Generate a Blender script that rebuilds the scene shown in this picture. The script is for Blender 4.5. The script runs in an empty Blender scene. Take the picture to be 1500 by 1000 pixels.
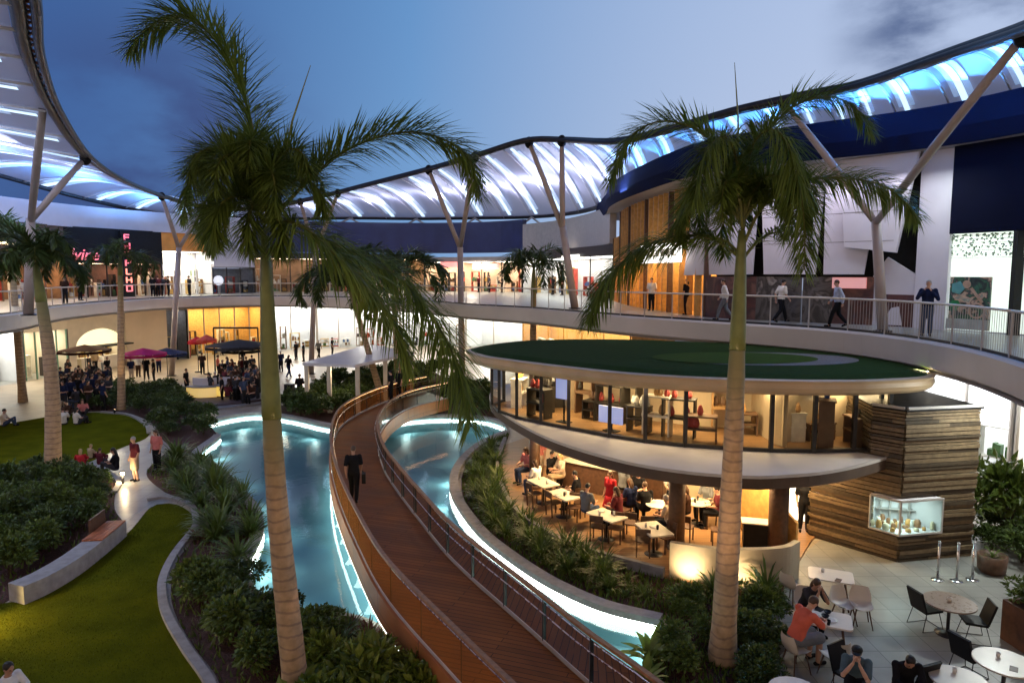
import bpy, math, random
from mathutils import Vector as V, Matrix
random.seed(7)
S = bpy.context.scene
COL = S.collection
H, F, PIT = 8.0, 1000.0, math.atan(0.1)
CP, SP = math.cos(PIT), math.sin(PIT)
R = math.radians

# ------------------------------------------------------------------ survey helpers
def ray(px, py):
    u = (px - 750) / F; v = (500 - py) / F
    return V((u, CP + v * SP, -SP + v * CP))
def P(px, py, z=0.0):
    d = ray(px, py); t = (z - H) / d.z
    return V((d.x * t, d.y * t, z))
def D(px, py, Y):
    d = ray(px, py); t = Y / d.y
    return V((d.x * t, Y, H + d.z * t))
def cr(pts, n, closed=False):
    """Catmull-Rom resampled to n points of equal spacing"""
    pts = [V(p) for p in pts]; k = len(pts); out = []
    rng = k if closed else k - 1
    for i in range(rng):
        if closed:
            a, b, c, d = pts[(i-1) % k], pts[i], pts[(i+1) % k], pts[(i+2) % k]
        else:
            b, c = pts[i], pts[i+1]
            a = pts[i-1] if i else b * 2 - c
            d = pts[i+2] if i + 2 < k else c * 2 - b
        for j in range(12):
            t = j / 12
            out.append(0.5 * ((2*b) + (c-a)*t + (2*a-5*b+4*c-d)*t*t + (3*b-a-3*c+d)*t*t*t))
    out.append(out[0].copy() if closed else pts[-1])
    L = [0]
    for i in range(1, len(out)): L.append(L[-1] + (out[i]-out[i-1]).length)
    res = []; j = 0
    m = n if closed else n - 1
    for i in range(n):
        s = L[-1] * i / m
        while j < len(L) - 2 and L[j+1] < s: j += 1
        t = (s - L[j]) / max(1e-9, L[j+1] - L[j])
        res.append(out[j].lerp(out[j+1], min(1, t)))
    return res
def offset(pts, d, closed=False):
    """shift a plan curve to its left by d"""
    n = len(pts); out = []
    for i in range(n):
        a = pts[(i-1) % n] if (closed or i) else pts[0]
        b = pts[(i+1) % n] if (closed or i < n-1) else pts[-1]
        t = V((b.x-a.x, b.y-a.y, 0)).normalized()
        out.append(pts[i] + V((-t.y, t.x, 0)) * d)
    return out

# ------------------------------------------------------------------ mesh builder
class MB:
    def __init__(s): s.v = []; s.f = []; s.m = []
    def add(s, vs, fs, mi=0):
        b = len(s.v); s.v += [tuple(v) for v in vs]
        s.f += [tuple(i + b for i in f) for f in fs]; s.m += [mi] * len(fs)
        return s
    def box(s, c, size, rz=0, mi=0):
        x, y, z = size[0]/2, size[1]/2, size[2]/2; q = Matrix.Rotation(rz, 3, 'Z'); c = V(c)
        vs = [c + q @ V((a*x, b*y, d*z)) for d in (-1, 1) for a, b in ((-1,-1),(1,-1),(1,1),(-1,1))]
        return s.add(vs, [(3,2,1,0),(4,5,6,7),(0,1,5,4),(1,2,6,5),(2,3,7,6),(3,0,4,7)], mi)
    def bar(s, p, q, w, h, up=(0,0,1), mi=0):
        p, q = V(p), V(q); t = (q-p).normalized(); u = V(up)
        if abs(t.dot(u)) > .95: u = V((0,1,0))
        x = t.cross(u).normalized() * (w/2); y = x.cross(t).normalized() * (h/2)
        vs = [c + a*x + b*y for c in (p, q) for a, b in ((-1,-1),(1,-1),(1,1),(-1,1))]
        return s.add(vs, [(3,2,1,0),(4,5,6,7),(0,1,5,4),(1,2,6,5),(2,3,7,6),(3,0,4,7)], mi)
    def tube(s, pts, r, n=8, mi=0, caps=True, sx=1.0):
        pts = [V(p) for p in pts]; k = len(pts)
        rs = r if isinstance(r, (list, tuple)) else [r]*k
        b = len(s.v); prev = None
        for i, p in enumerate(pts):
            t = (pts[min(i+1, k-1)] - pts[max(i-1, 0)]).normalized()
            if prev is None:
                u = V((1,0,0)) if abs(t.x) < .9 else V((0,1,0))
            else: u = prev
            u = (u - t * u.dot(t)).normalized(); prev = u; w = t.cross(u)
            for j in range(n):
                a = 2*math.pi*j/n
                s.v.append(tuple(p + (u*math.cos(a)*sx + w*math.sin(a)) * rs[i]))
        fs = [(b+i*n+j, b+i*n+(j+1)%n, b+(i+1)*n+(j+1)%n, b+(i+1)*n+j) for i in range(k-1) for j in range(n)]
        if caps: fs += [tuple(b+j for j in range(n-1, -1, -1)), tuple(b+(k-1)*n+j for j in range(n))]
        s.f += fs; s.m += [mi]*len(fs)
        return s
    def lathe(s, prof, c=(0,0,0), n=20, mi=0):
        c = V(c); b = len(s.v); k = len(prof)
        for r, z in prof:
            for j in range(n):
                a = 2*math.pi*j/n; s.v.append((c.x+r*math.cos(a), c.y+r*math.sin(a), c.z+z))
        fs = [(b+i*n+j, b+i*n+(j+1)%n, b+(i+1)*n+(j+1)%n, b+(i+1)*n+j) for i in range(k-1) for j in range(n)]
        fs += [tuple(b+j for j in range(n-1,-1,-1)), tuple(b+(k-1)*n+j for j in range(n))]
        s.f += fs; s.m += [mi]*len(fs)
        return s
    def ball(s, c, rx, ry=None, rz=None, n=10, m=7, mi=0, rot=None):
        ry = ry or rx; rz = rz or rx; c = V(c); vs = []; fs = []
        for i in range(1, m):
            th = math.pi*i/m
            for j in range(n):
                a = 2*math.pi*j/n
                vs.append(V((rx*math.sin(th)*math.cos(a), ry*math.sin(th)*math.sin(a), rz*math.cos(th))))
        vs += [V((0,0,rz)), V((0,0,-rz))]; t = len(vs)-2
        for i in range(m-2):
            for j in range(n): fs.append((i*n+j, (i+1)*n+j, (i+1)*n+(j+1)%n, i*n+(j+1)%n))
        for j in range(n):
            fs.append((t, j, (j+1)%n)); fs.append((t+1, (m-2)*n+(j+1)%n, (m-2)*n+j))
        if rot: vs = [rot @ v for v in vs]
        return s.add([c+v for v in vs], fs, mi)
    def prism(s, poly, z0, z1, mi=0, top_mi=None, bottom=True):
        n = len(poly); a = 0
        for i in range(n): a += poly[i][0]*poly[(i+1)%n][1] - poly[(i+1)%n][0]*poly[i][1]
        if a < 0: poly = list(reversed(poly))
        vs = [(p[0], p[1], z0) for p in poly] + [(p[0], p[1], z1) for p in poly]
        s.add(vs, [(i, (i+1)%n, n+(i+1)%n, n+i) for i in range(n)], mi)
        s.add(vs[n:], [tuple(range(n))], mi if top_mi is None else top_mi)
        if bottom: s.add(vs[:n], [tuple(range(n-1,-1,-1))], mi)
        return s
    def sheet(s, poly, z, mi=0):
        n = len(poly); a = 0
        for i in range(n): a += poly[i][0]*poly[(i+1)%n][1] - poly[(i+1)%n][0]*poly[i][1]
        if a < 0: poly = list(reversed(poly))
        return s.add([(p[0], p[1], z) for p in poly], [tuple(range(n))], mi)
    def strip(s, A, B, mi=0, closed=False):
        n = len(A); vs = list(A) + list(B); m = n if closed else n-1
        return s.add(vs, [(i, (i+1)%n, n+(i+1)%n, n+i) for i in range(m)], mi)
    def band(s, A, w, z0, z1, mi=0, closed=False):
        """a wall of width w (to the left of curve A) between two heights"""
        B = offset(A, w, closed); up = lambda C, z: [V((p.x, p.y, z)) for p in C]
        s.strip(up(A, z0), up(A, z1), mi, closed); s.strip(up(B, z1), up(B, z0), mi, closed)
        s.strip(up(A, z1), up(B, z1), mi, closed); s.strip(up(B, z0), up(A, z0), mi, closed)
        if not closed:
            for i in (0, -1):
                s.add([V((A[i].x,A[i].y,z0)), V((A[i].x,A[i].y,z1)), V((B[i].x,B[i].y,z1)), V((B[i].x,B[i].y,z0))], [(0,1,2,3)], mi)
        return s
    def mesh(s, name, mats, smooth=False):
        me = bpy.data.meshes.new(name); me.from_pydata(s.v, [], s.f)
        for m in (mats if isinstance(mats, (list, tuple)) else [mats]): me.materials.append(m)
        me.polygons.foreach_set('material_index', s.m)
        if smooth: me.polygons.foreach_set('use_smooth', [True]*len(s.f))
        me.update(); return me

def tag(o, label=None, cat=None, group=None, kind=None):
    if label: o['label'] = label
    if cat: o['category'] = cat
    if group: o['group'] = group
    if kind: o['kind'] = kind
    return o
def link(name, me, parent=None):
    o = bpy.data.objects.new(name, me); COL.objects.link(o)
    if parent:
        o.parent = parent; o.matrix_parent_inverse = Matrix.Translation(-parent.location)
    return o
def part(name, mb, mats, parent, smooth=False):
    """one mesh under its thing (or under a part); geometry is in the thing's frame of construction"""
    o = bpy.data.objects.new(name, mb.mesh(name, mats, smooth)); COL.objects.link(o); o.parent = parent
    root = parent
    while root.parent: root = root.parent
    if root is parent: o.matrix_parent_inverse = Matrix.Translation(-root.location)
    return o
def thing(name, label, cat, loc=(0,0,0), group=None):
    o = bpy.data.objects.new(name, None); COL.objects.link(o); o.location = V(loc); o.empty_display_size = .2
    return tag(o, label, cat, group)
def solo(name, mb, mats, label, cat, group=None, smooth=False):
    xs = [v[0] for v in mb.v]; ys = [v[1] for v in mb.v]; zs = [v[2] for v in mb.v]
    c = V(((min(xs)+max(xs))/2, (min(ys)+max(ys))/2, min(zs)))
    mb.v = [tuple(V(v)-c) for v in mb.v]
    o = link(name, mb.mesh(name, mats, smooth)); o.location = c
    return tag(o, label, cat, group)
def struct(name, mb, mats, kind='structure', smooth=False):
    return tag(link(name, mb.mesh(name, mats, smooth)), kind=kind)
def dup(root, loc, rz=0, sc=1, label=None, group=None, mats=None):
    def rec(o, par):
        c = o.copy(); COL.objects.link(c)
        if par: c.parent = par
        for ch in o.children: rec(ch, c)
        return c
    c = rec(root, None); c.location = V(loc); c.rotation_euler = (0, 0, rz)
    c.scale = (sc, sc, sc) if not isinstance(sc, (tuple, list)) else sc
    if label: c['label'] = label
    if group: c['group'] = group
    return c

# ------------------------------------------------------------------ materials
_M = {}
def mat(name, col, rough=.6, var=.2, scale=3.0, bump=0.0, metal=0.0, detail=5, spec=.4, col2=None):
    if name in _M: return _M[name]
    m = bpy.data.materials.new(name); m.use_nodes = True; nt = m.node_tree; N = nt.nodes; b = N['Principled BSDF']
    tc = N.new('ShaderNodeTexCoord'); no = N.new('ShaderNodeTexNoise'); no.inputs['Scale'].default_value = scale
    no.inputs['Detail'].default_value = detail; nt.links.new(tc.outputs['Object'], no.inputs['Vector'])
    rp = N.new('ShaderNodeValToRGB'); e = rp.color_ramp.elements
    e[0].position = .3; e[1].position = .7
    c2 = col2 or tuple(min(1, c*(1+var)) for c in col); c1 = col if col2 else tuple(c*(1-var) for c in col)
    e[0].color = (*c1, 1); e[1].color = (*c2, 1)
    nt.links.new(no.outputs['Fac'], rp.inputs['Fac']); nt.links.new(rp.outputs['Color'], b.inputs['Base Color'])
    b.inputs['Roughness'].default_value = rough; b.inputs['Metallic'].default_value = metal
    b.inputs['Specular IOR Level'].default_value = spec
    mr = N.new('ShaderNodeMapRange'); mr.inputs[3].default_value = max(0, rough-.12); mr.inputs[4].default_value = min(1, rough+.12)
    nt.links.new(no.outputs['Fac'], mr.inputs[0]); nt.links.new(mr.outputs[0], b.inputs['Roughness'])
    if bump:
        bp = N.new('ShaderNodeBump'); bp.inputs['Strength'].default_value = bump; bp.inputs['Distance'].default_value = .05
        nt.links.new(no.outputs['Fac'], bp.inputs['Height']); nt.links.new(bp.outputs['Normal'], b.inputs['Normal'])
    _M[name] = m; return m
def emit(name, col, st):
    if name in _M: return _M[name]
    m = bpy.data.materials.new(name); m.use_nodes = True; nt = m.node_tree; N = nt.nodes; b = N['Principled BSDF']
    b.inputs['Base Color'].default_value = (.8,.8,.8,1)
    b.inputs['Emission Color'].default_value = (*col, 1); b.inputs['Emission Strength'].default_value = st
    _M[name] = m; return m
def brick(name, c1, c2, mortar, w, h, rough=.5, gap=.006, off=.5, bump=.3, axis=None, spec=.4):
    if name in _M: return _M[name]
    m = bpy.data.materials.new(name); m.use_nodes = True; nt = m.node_tree; N = nt.nodes; b = N['Principled BSDF']; L = nt.links.new
    tc = N.new('ShaderNodeTexCoord'); mp = N.new('ShaderNodeMapping'); L(tc.outputs['Object'], mp.inputs['Vector'])
    if axis: mp.inputs['Rotation'].default_value = axis
    br = N.new('ShaderNodeTexBrick'); L(mp.outputs['Vector'], br.inputs['Vector'])
    br.inputs['Color1'].default_value = (*c1,1); br.inputs['Color2'].default_value = (*c2,1); br.inputs['Mortar'].default_value = (*mortar,1)
    br.inputs['Scale'].default_value = 1; br.inputs['Brick Width'].default_value = w; br.inputs['Row Height'].default_value = h
    br.inputs['Mortar Size'].default_value = gap; br.offset = off
    no = N.new('ShaderNodeTexNoise'); no.inputs['Scale'].default_value = .9; no.inputs['Detail'].default_value = 8; L(tc.outputs['Object'], no.inputs['Vector'])
    mx = N.new('ShaderNodeMix'); mx.data_type = 'RGBA'; mx.blend_type = 'MULTIPLY'; mx.inputs[0].default_value = .7
    rp = N.new('ShaderNodeValToRGB'); rp.color_ramp.elements[0].color = (.55,.53,.5,1); rp.color_ramp.elements[1].color = (1.2,1.2,1.2,1)
    rp.color_ramp.elements[0].position = .3; rp.color_ramp.elements[1].position = .72
    L(no.outputs['Fac'], rp.inputs['Fac']); L(br.outputs['Color'], mx.inputs[6]); L(rp.outputs['Color'], mx.inputs[7])
    L(mx.outputs[2], b.inputs['Base Color'])
    mr = N.new('ShaderNodeMapRange'); mr.inputs[3].default_value = rough-.15; mr.inputs[4].default_value = rough+.15
    L(no.outputs['Fac'], mr.inputs[0]); L(mr.outputs[0], b.inputs['Roughness']); b.inputs['Specular IOR Level'].default_value = spec
    bp = N.new('ShaderNodeBump'); bp.inputs['Strength'].default_value = bump; bp.inputs['Distance'].default_value = .01; bp.invert = True
    L(br.outputs['Fac'], bp.inputs['Height']); L(bp.outputs['Normal'], b.inputs['Normal'])
    _M[name] = m; return m
def leafmat(name, c1, c2, trans=.35, scale=2.2, rough=.45):
    if name in _M: return _M[name]
    m = bpy.data.materials.new(name); m.use_nodes = True; nt = m.node_tree; N = nt.nodes; b = N['Principled BSDF']; L = nt.links.new
    tc = N.new('ShaderNodeTexCoord'); no = N.new('ShaderNodeTexNoise'); no.inputs['Scale'].default_value = scale; no.inputs['Detail'].default_value = 3
    L(tc.outputs['Object'], no.inputs['Vector'])
    ge = N.new('ShaderNodeNewGeometry'); ad = N.new('ShaderNodeMath'); ad.operation = 'MULTIPLY_ADD'
    L(ge.outputs['Random Per Island'], ad.inputs[0]); ad.inputs[1].default_value = .5; L(no.outputs['Fac'], ad.inputs[2])
    rp = N.new('ShaderNodeValToRGB'); e = rp.color_ramp.elements; e[0].position = .35; e[1].position = 1.0
    e[0].color = (*c1,1); e[1].color = (*c2,1); L(ad.outputs[0], rp.inputs['Fac'])
    L(rp.outputs['Color'], b.inputs['Base Color']); b.inputs['Roughness'].default_value = rough; b.inputs['Specular IOR Level'].default_value = .05 if 'grass' in name else .3
    tr = N.new('ShaderNodeBsdfTranslucent'); L(rp.outputs['Color'], tr.inputs['Color'])
    mx = N.new('ShaderNodeMixShader'); mx.inputs[0].default_value = trans
    L(b.outputs[0], mx.inputs[1]); L(tr.outputs[0], mx.inputs[2]); L(mx.outputs[0], N['Material Output'].inputs['Surface'])
    _M[name] = m; return m
def glass(name, tint=(.92,.97,.96), ior=1.45, rough=.02, extra=0.0, film=None):
    if name in _M: return _M[name]
    m = bpy.data.materials.new(name); m.use_nodes = True; nt = m.node_tree; N = nt.nodes; L = nt.links.new; N.remove(N['Principled BSDF'])
    t = N.new('ShaderNodeBsdfTransparent'); t.inputs[0].default_value = (*tint,1)
    g = N.new('ShaderNodeBsdfGlossy'); g.inputs['Roughness'].default_value = rough
    fr = N.new('ShaderNodeFresnel'); fr.inputs['IOR'].default_value = ior
    ad = N.new('ShaderNodeMath'); ad.operation = 'ADD'; L(fr.outputs[0], ad.inputs[0]); ad.inputs[1].default_value = extra; ad.use_clamp = True
    mx = N.new('ShaderNodeMixShader'); L(ad.outputs[0], mx.inputs[0]); L(t.outputs[0], mx.inputs[1]); L(g.outputs[0], mx.inputs[2])
    if film:
        df = N.new('ShaderNodeBsdfDiffuse'); df.inputs[0].default_value = (*film,1); m2 = N.new('ShaderNodeMixShader'); m2.inputs[0].default_value = .42
        L(mx.outputs[0], m2.inputs[1]); L(df.outputs[0], m2.inputs[2]); L(m2.outputs[0], N['Material Output'].inputs['Surface']); _M[name] = m; return m
    L(mx.outputs[0], N['Material Output'].inputs['Surface']); _M[name] = m; return m
def mural(name, cols, scale=1.2, es=0.0, rough=.4):
    """a printed picture: soft patches of a few colours (with optional backlight)"""
    if name in _M: return _M[name]
    m = bpy.data.materials.new(name); m.use_nodes = True; nt = m.node_tree; N = nt.nodes; L = nt.links.new; b = N['Principled BSDF']
    tc = N.new('ShaderNodeTexCoord'); n1 = N.new('ShaderNodeTexNoise'); n1.inputs['Scale'].default_value = scale; n1.inputs['Detail'].default_value = 6
    n1.inputs['Distortion'].default_value = 1.3
    L(tc.outputs['Object'], n1.inputs['Vector']); rp = N.new('ShaderNodeValToRGB'); cr_ = rp.color_ramp
    k = len(cols)
    cr_.elements[0].position = .3; cr_.elements[0].color = (*cols[0],1); cr_.elements[1].position = .72; cr_.elements[1].color = (*cols[-1],1)
    for i in range(1, k-1):
        e = cr_.elements.new(.3 + .42*i/(k-1)); e.color = (*cols[i],1)
    L(n1.outputs['Fac'], rp.inputs['Fac']); L(rp.outputs['Color'], b.inputs['Base Color']); b.inputs['Roughness'].default_value = rough
    if es:
        L(rp.outputs['Color'], b.inputs['Emission Color']); b.inputs['Emission Strength'].default_value = es
    _M[name] = m; return m

def lamp(kind, name, loc, power, col=(1,.8,.55), size=.3, target=None, spot=60, blend=.6, size_y=None):
    l = bpy.data.lights.new(name, kind); l.energy = power; l.color = col
    if kind == 'AREA':
        l.size = size
        if size_y: l.shape = 'RECTANGLE'; l.size_y = size_y
    else: l.shadow_soft_size = size
    if kind == 'SPOT': l.spot_size = R(spot); l.spot_blend = blend
    o = bpy.data.objects.new(name, l); COL.objects.link(o); o.location = V(loc)
    d = (V(target) - V(loc)) if target else V((0,0,-1))
    o.rotation_euler = d.to_track_quat('-Z', 'Y').to_euler()
    return o

WHITE = (1,.97,.92)
m_conc = mat('pale concrete', (.33,.31,.29), .75, .18, 5, .15)
m_conc2 = mat('grey concrete', (.22,.21,.21), .8, .2, 4, .2)
m_white = mat('white paint', (.72,.71,.72), .5, .06, 2)
m_offw = mat('cream render', (.62,.55,.46), .7, .08, 1.5)
m_lav = mat('pale cladding', (.62,.60,.66), .45, .06, .8)
m_black = mat('black paint', (.009,.009,.010), .55, .3, 6, spec=.2)
m_dark = mat('charcoal metal', (.035,.033,.034), .4, .3, 5, metal=.4)
m_steel = mat('painted steel', (.42,.39,.37), .45, .1, 3)
m_chrome = mat('brushed steel', (.6,.6,.62), .28, .1, 8, metal=1)
m_navy = mat('navy cladding', (.022,.03,.10), .35, .2, .7)
m_blue = mat('blue cladding', (.035,.075,.30), .35, .12, .6)
m_wood = mat('warm timber', (.30,.14,.06), .5, .3, 9, .15)
m_dwood = mat('dark timber', (.09,.045,.025), .5, .3, 9, .15)
m_gold = mat('golden timber', (.55,.30,.09), .45, .2, 6)
m_red = mat('red paint', (.45,.03,.025), .45, .2, 3)
m_orange = mat('orange paint', (.75,.28,.05), .5, .1, 2)
m_soil = mat('bark mulch', (.06,.022,.014), .95, .6, 22, .8, detail=8)
m_turf = mat('lawn grass', (.050,.056,.004), .9, .3, 1.1, .0, detail=8, col2=(.092,.090,.005), spec=.0)
m_glass = glass('clear glass', ior=1.22)
m_rglass = glass('railing glass', (.93,.95,.96), 1.04, .2)
m_bglass = glass('bronze tinted glass', (.85,.62,.42), 1.0, .05, film=(.46,.17,.045))
m_gglass = glass('green edged glass', (.75,.92,.88), 1.5, .03)
m_pave = brick('stone paving', (.40,.33,.26), (.34,.28,.22), (.16,.13,.11), .9, .45, .42, .008)
m_pave2 = brick('grey paving', (.30,.30,.28), (.25,.25,.24), (.12,.12,.12), .6, .6, .35, .008, off=0)
m_floorw = brick('timber floor', (.36,.20,.09), (.28,.15,.06), (.08,.04,.02), 1.8, .14, .4, .006)
m_led = emit('cool white light strip', (.90,1.0,.90), 13.0)
m_warm = emit('warm lamp', (1,.72,.38), 14.0)
m_screen = emit('blue screen', (.30,.42,1.0), .5)
# ================================================================== ground, lagoon
from mathutils.geometry import tessellate_polygon
LAG_PX = [(300,622),(340,611),(380,607),(430,614),(480,625),(530,629),(572,620),(600,614),(650,611),(700,613),(735,622),(741,632),
          (712,645),(688,661),(668,683),(660,708),(666,735),(698,780),(740,816),(800,856),(870,889),(925,905),(972,917),(965,940),
          (950,965),(920,1000),(880,1060),(780,1110),(690,1040),(600,950),(540,905),(470,892),(420,888),(388,872),(368,852),(361,832),(375,803),(385,775),(377,745),
          (362,728),(345,700),(318,690),(290,668),(322,640),(312,630)]
lag = cr([P(x, y, 0) for x, y in LAG_PX], 220, closed=True)
def area(p): return sum(p[i].x*p[(i+1)%len(p)].y - p[(i+1)%len(p)].x*p[i].y for i in range(len(p)))
if area(lag) < 0: lag.reverse()
outer = [V((-220,-40,0)), V((220,-40,0)), V((220,320,0)), V((-220,320,0))]
tris = tessellate_polygon([outer, list(reversed(lag))])
allp = outer + list(reversed(lag))
g = MB(); vs = [(p.x, p.y, 0) for p in allp]
fs = []
for t in tris:
    a, b, c = (allp[i] for i in t)
    s_ = (b.x-a.x)*(c.y-a.y) - (b.y-a.y)*(c.x-a.x)
    fs.append(tuple(t) if s_ > 0 else tuple(reversed(t)))
g.add(vs, fs); struct('ground', g, m_pave)
# pool shell
m_pool = mat('turquoise pool tile', (.20,.38,.46), .5, .25, .35, 0, col2=(.32,.51,.54))
pool = MB(); pool.sheet([(p.x,p.y) for p in lag], -.75)
pool.strip([V((p.x,p.y,0)) for p in lag], [V((p.x,p.y,-.75)) for p in lag], closed=True)
struct('pool_floor', pool, m_pool)
mw = bpy.data.materials.new('lagoon water'); mw.use_nodes = True; nt = mw.node_tree; N = nt.nodes; L = nt.links.new; N.remove(N['Principled BSDF'])
t_ = N.new('ShaderNodeBsdfTransparent'); t_.inputs[0].default_value = (.80,.94,.98,1)
g_ = N.new('ShaderNodeBsdfGlossy'); g_.inputs['Roughness'].default_value = .035
fr = N.new('ShaderNodeFresnel'); fr.inputs['IOR'].default_value = 1.45
no = N.new('ShaderNodeTexNoise'); no.inputs['Scale'].default_value = 2.2; no.inputs['Detail'].default_value = 3
tc = N.new('ShaderNodeTexCoord'); L(tc.outputs['Object'], no.inputs['Vector'])
bp = N.new('ShaderNodeBump'); bp.inputs['Strength'].default_value = .07; bp.inputs['Distance'].default_value = .08
L(no.outputs['Fac'], bp.inputs['Height']); L(bp.outputs['Normal'], g_.inputs['Normal']); L(bp.outputs['Normal'], fr.inputs['Normal'])
mx = N.new('ShaderNodeMixShader'); L(fr.outputs[0], mx.inputs[0]); L(t_.outputs[0], mx.inputs[1]); L(g_.outputs[0], mx.inputs[2]); L(mx.outputs[0], N['Material Output'].inputs['Surface'])
water = MB(); water.sheet([(p.x,p.y) for p in offset(lag, .012, True)], -.22); struct('water', water, mw)

def lag_range(pa, pb):
    """the stretch of shore from the point nearest pa to the point nearest pb (counter-clockwise)"""
    a = min(range(len(lag)), key=lambda i: (lag[i]-P(*pa)).length); b = min(range(len(lag)), key=lambda i: (lag[i]-P(*pb)).length)
    out = []; i = a
    while True:
        out.append(lag[i])
        if i == b: break
        i = (i+1) % len(lag)
    return out
def coping(pa, pb, label, w=.34, h=.14, lo=-.215, hi=-.14):
    c = lag_range(pa, pb)
    if len(c) > len(lag)*.6: c = lag_range(pb, pa)
    mid = c[len(c)//2]
    t = thing('pool_coping', label, 'pool edge', (mid.x, mid.y, 0), 'light edged copings round the lagoon')
    a = offset(c, .05)                       # lip overhangs the water
    part('coping_stone', MB().band(a, -w, -.02, h), m_conc, t)
    b = offset(c, .012)
    part('light_strip', MB().band(b, .025, lo, hi), m_led, t)
    return c
cop_a = coping((298,624), (482,626), 'long curved coping behind the left lagoon, in front of the dark stage')
cop_b = coping((290,668), (322,640), 'short lit coping bulging beside the round bush at the left of the water')
cop_c = coping((362,728), (372,856), 'S shaped glowing coping beside the tall palm at the left lagoon', hi=-.06)
cop_d = coping((576,619), (738,624), 'lit coping at the far end of the right lagoon, below the hanging frond')
cop_e = coping((741,633), (971,916), 'long bright curved coping between the right lagoon and the cafe planting', hi=-.035)

# ------------------------------------------------------------------ lawns, paths, beds (sheets a few mm apart)
def zone(name, px, z, m, n=60, kind='structure', zz=0):
    c = cr([P(x, y, zz) for x, y in px], n, True)
    struct(name, MB().sheet([(p.x,p.y) for p in c], z), m, kind); return c
lawn = zone('lawn', [(-120,1120),(-80,900),(30,880),(120,835),(190,778),(222,742),(255,738),(280,752),(284,770),(272,795),(254,818),(243,862),(250,900),(280,950),(318,1010),(330,1120)], .012, m_turf, 90)
lawn2 = zone('lawn', [(-60,640),(60,612),(140,604),(190,610),(218,625),(214,642),(180,655),(150,668),(120,680),(40,692),(-60,700)], .012, m_turf, 70)
path = zone('path', [(120,684),(180,656),(214,640),(236,648),(246,690),(262,725),(235,738),(200,752),(180,770),(165,740),(168,705)], .008, m_pave2, 60)
zone('plaza_right', [(1120,1150),(1125,905),(1150,862),(1190,800),(1250,780),(1500,770),(1700,800),(1700,1150)], .006, m_pave2, 40)
bed_a = [(215,690),(260,655),(300,668),(345,702),(362,730),(376,748),(383,775),(373,803),(358,832),(366,855),(388,876),(470,897),(540,912),(620,985),(700,1080),(345,1100),(322,1000),(286,950),(257,900),(250,862),(260,820),(280,795),(292,770),(286,748),(262,728),(240,720)]
zone('planting_bed', bed_a, .010, m_soil, 110)
bed_b = [(-90,700),(40,690),(120,682),(165,700),(168,745),(182,776),(120,828),(25,872),(-90,905)]
zone('planting_bed', bed_b, .010, m_soil, 60)
bed_c = [(746,632),(722,645),(700,661),(682,683),(676,708),(682,735),(714,776),(752,808),(812,846),(880,877),(935,893),(985,912),(968,940),(950,975),(930,1010),(1000,1040),(1120,1040),(1140,960),(1125,900),(1150,858),(1100,862),(1040,859),(984,850),(920,826),(850,806),(800,781),(755,746),(735,700),(738,660)]
zone('planting_bed', bed_c, .010, m_soil, 120)
zone('planting_bed', [(560,600),(600,612),(650,608),(700,610),(740,618),(752,590),(720,565),(640,560),(590,575)], .009, m_soil, 50)
zone('planting_bed', [(395,612),(430,610),(480,622),(520,612),(560,585),(640,562),(640,548),(560,548),(500,560),(420,590)], .009, m_soil, 60)
zone('planting_bed', [(90,606),(110,590),(160,572),(230,570),(280,590),(300,616),(318,640),(290,662),(250,652),(235,640),(225,622),(190,606),(140,602)], .009, m_soil, 60)
# low kerbs
def kerb(px, label, w=.16, h=.13, m=None, n=50, name='kerb', seam=True):
    c = cr([P(x, y, 0) for x, y in px], n)
    mid = c[n//2]
    t = thing(name, label, 'kerb', (mid.x, mid.y, 0), 'pale kerbs edging the garden')
    step = 7; i = 0
    while i < n-1:                                          # stones with open joints
        q = c[i:min(n, i+step+1)]
        if len(q) > 1:
            q = [p.copy() for p in q]; d = (q[-1]-q[-2]).normalized(); q[-1] = q[-1] - d*.012
            part('kerb_stone', MB().band(q, -w, .0, h + random.uniform(-.004,.004)), m or m_conc, t)
        i += step
    return c
kerb([(262,731),(285,742),(292,760),(290,775),(262,812),(246,845),(244,872),(252,903),(280,950),(312,995),(335,1050)], 'long sinuous pale stone kerb along the right side of the big lawn', .20, .10, n=57)
kerb([(215,732),(240,728),(262,731)], 'short stone kerb at the top of the big lawn', .18, .10, n=9)
kerb([(115,676),(150,686),(178,705),(172,722)], 'curved kerb beside the small bollard light', .2, .1, n=15)
kerb([(150,604),(190,608),(216,622),(221,635)], 'thin kerb round the far side of the upper lawn', .18, .1, n=22)

# ================================================================== footbridge
BZ = .9
bl = cr([P(x,y,BZ) for x,y in [(890,1240),(800,1140),(722,1055),(672,1000),(569,881),(525,800),(498,735),(487,690),(487,660),(496,632),(515,614),(547,597),(580,585),(625,574)]], 64)
br_ = cr([P(x,y,BZ) for x,y in [(1110,1230),(1010,1130),(925,1055),(860,1003),(780,930),(664,825),(612,762),(582,722),(562,690),(553,657),(557,634),(575,613),(605,597),(655,584)]], 64)
bt = thing('footbridge', 'curved brown timber footbridge crossing the blue lagoon', 'bridge', (bl[34].x, bl[34].y, 0))
m_deck = brick('bridge decking', (.23,.085,.026), (.17,.060,.018), (.03,.012,.008), 3.0, .14, .5, .008, bump=.5, axis=(0,0,R(20)), spec=.12)
m_fascia = brick('bridge side boards', (.48,.18,.055), (.38,.135,.045), (.05,.02,.01), 1.2, .5, .5, .006, axis=(R(90),0,0))
up = lambda C, z: [V((p.x,p.y,z)) for p in C]
d = MB(); d.strip(up(br_, BZ), up(bl, BZ)); d.strip(up(bl, BZ-.12), up(br_, BZ-.12)); part('deck', d, m_deck, bt)
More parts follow.
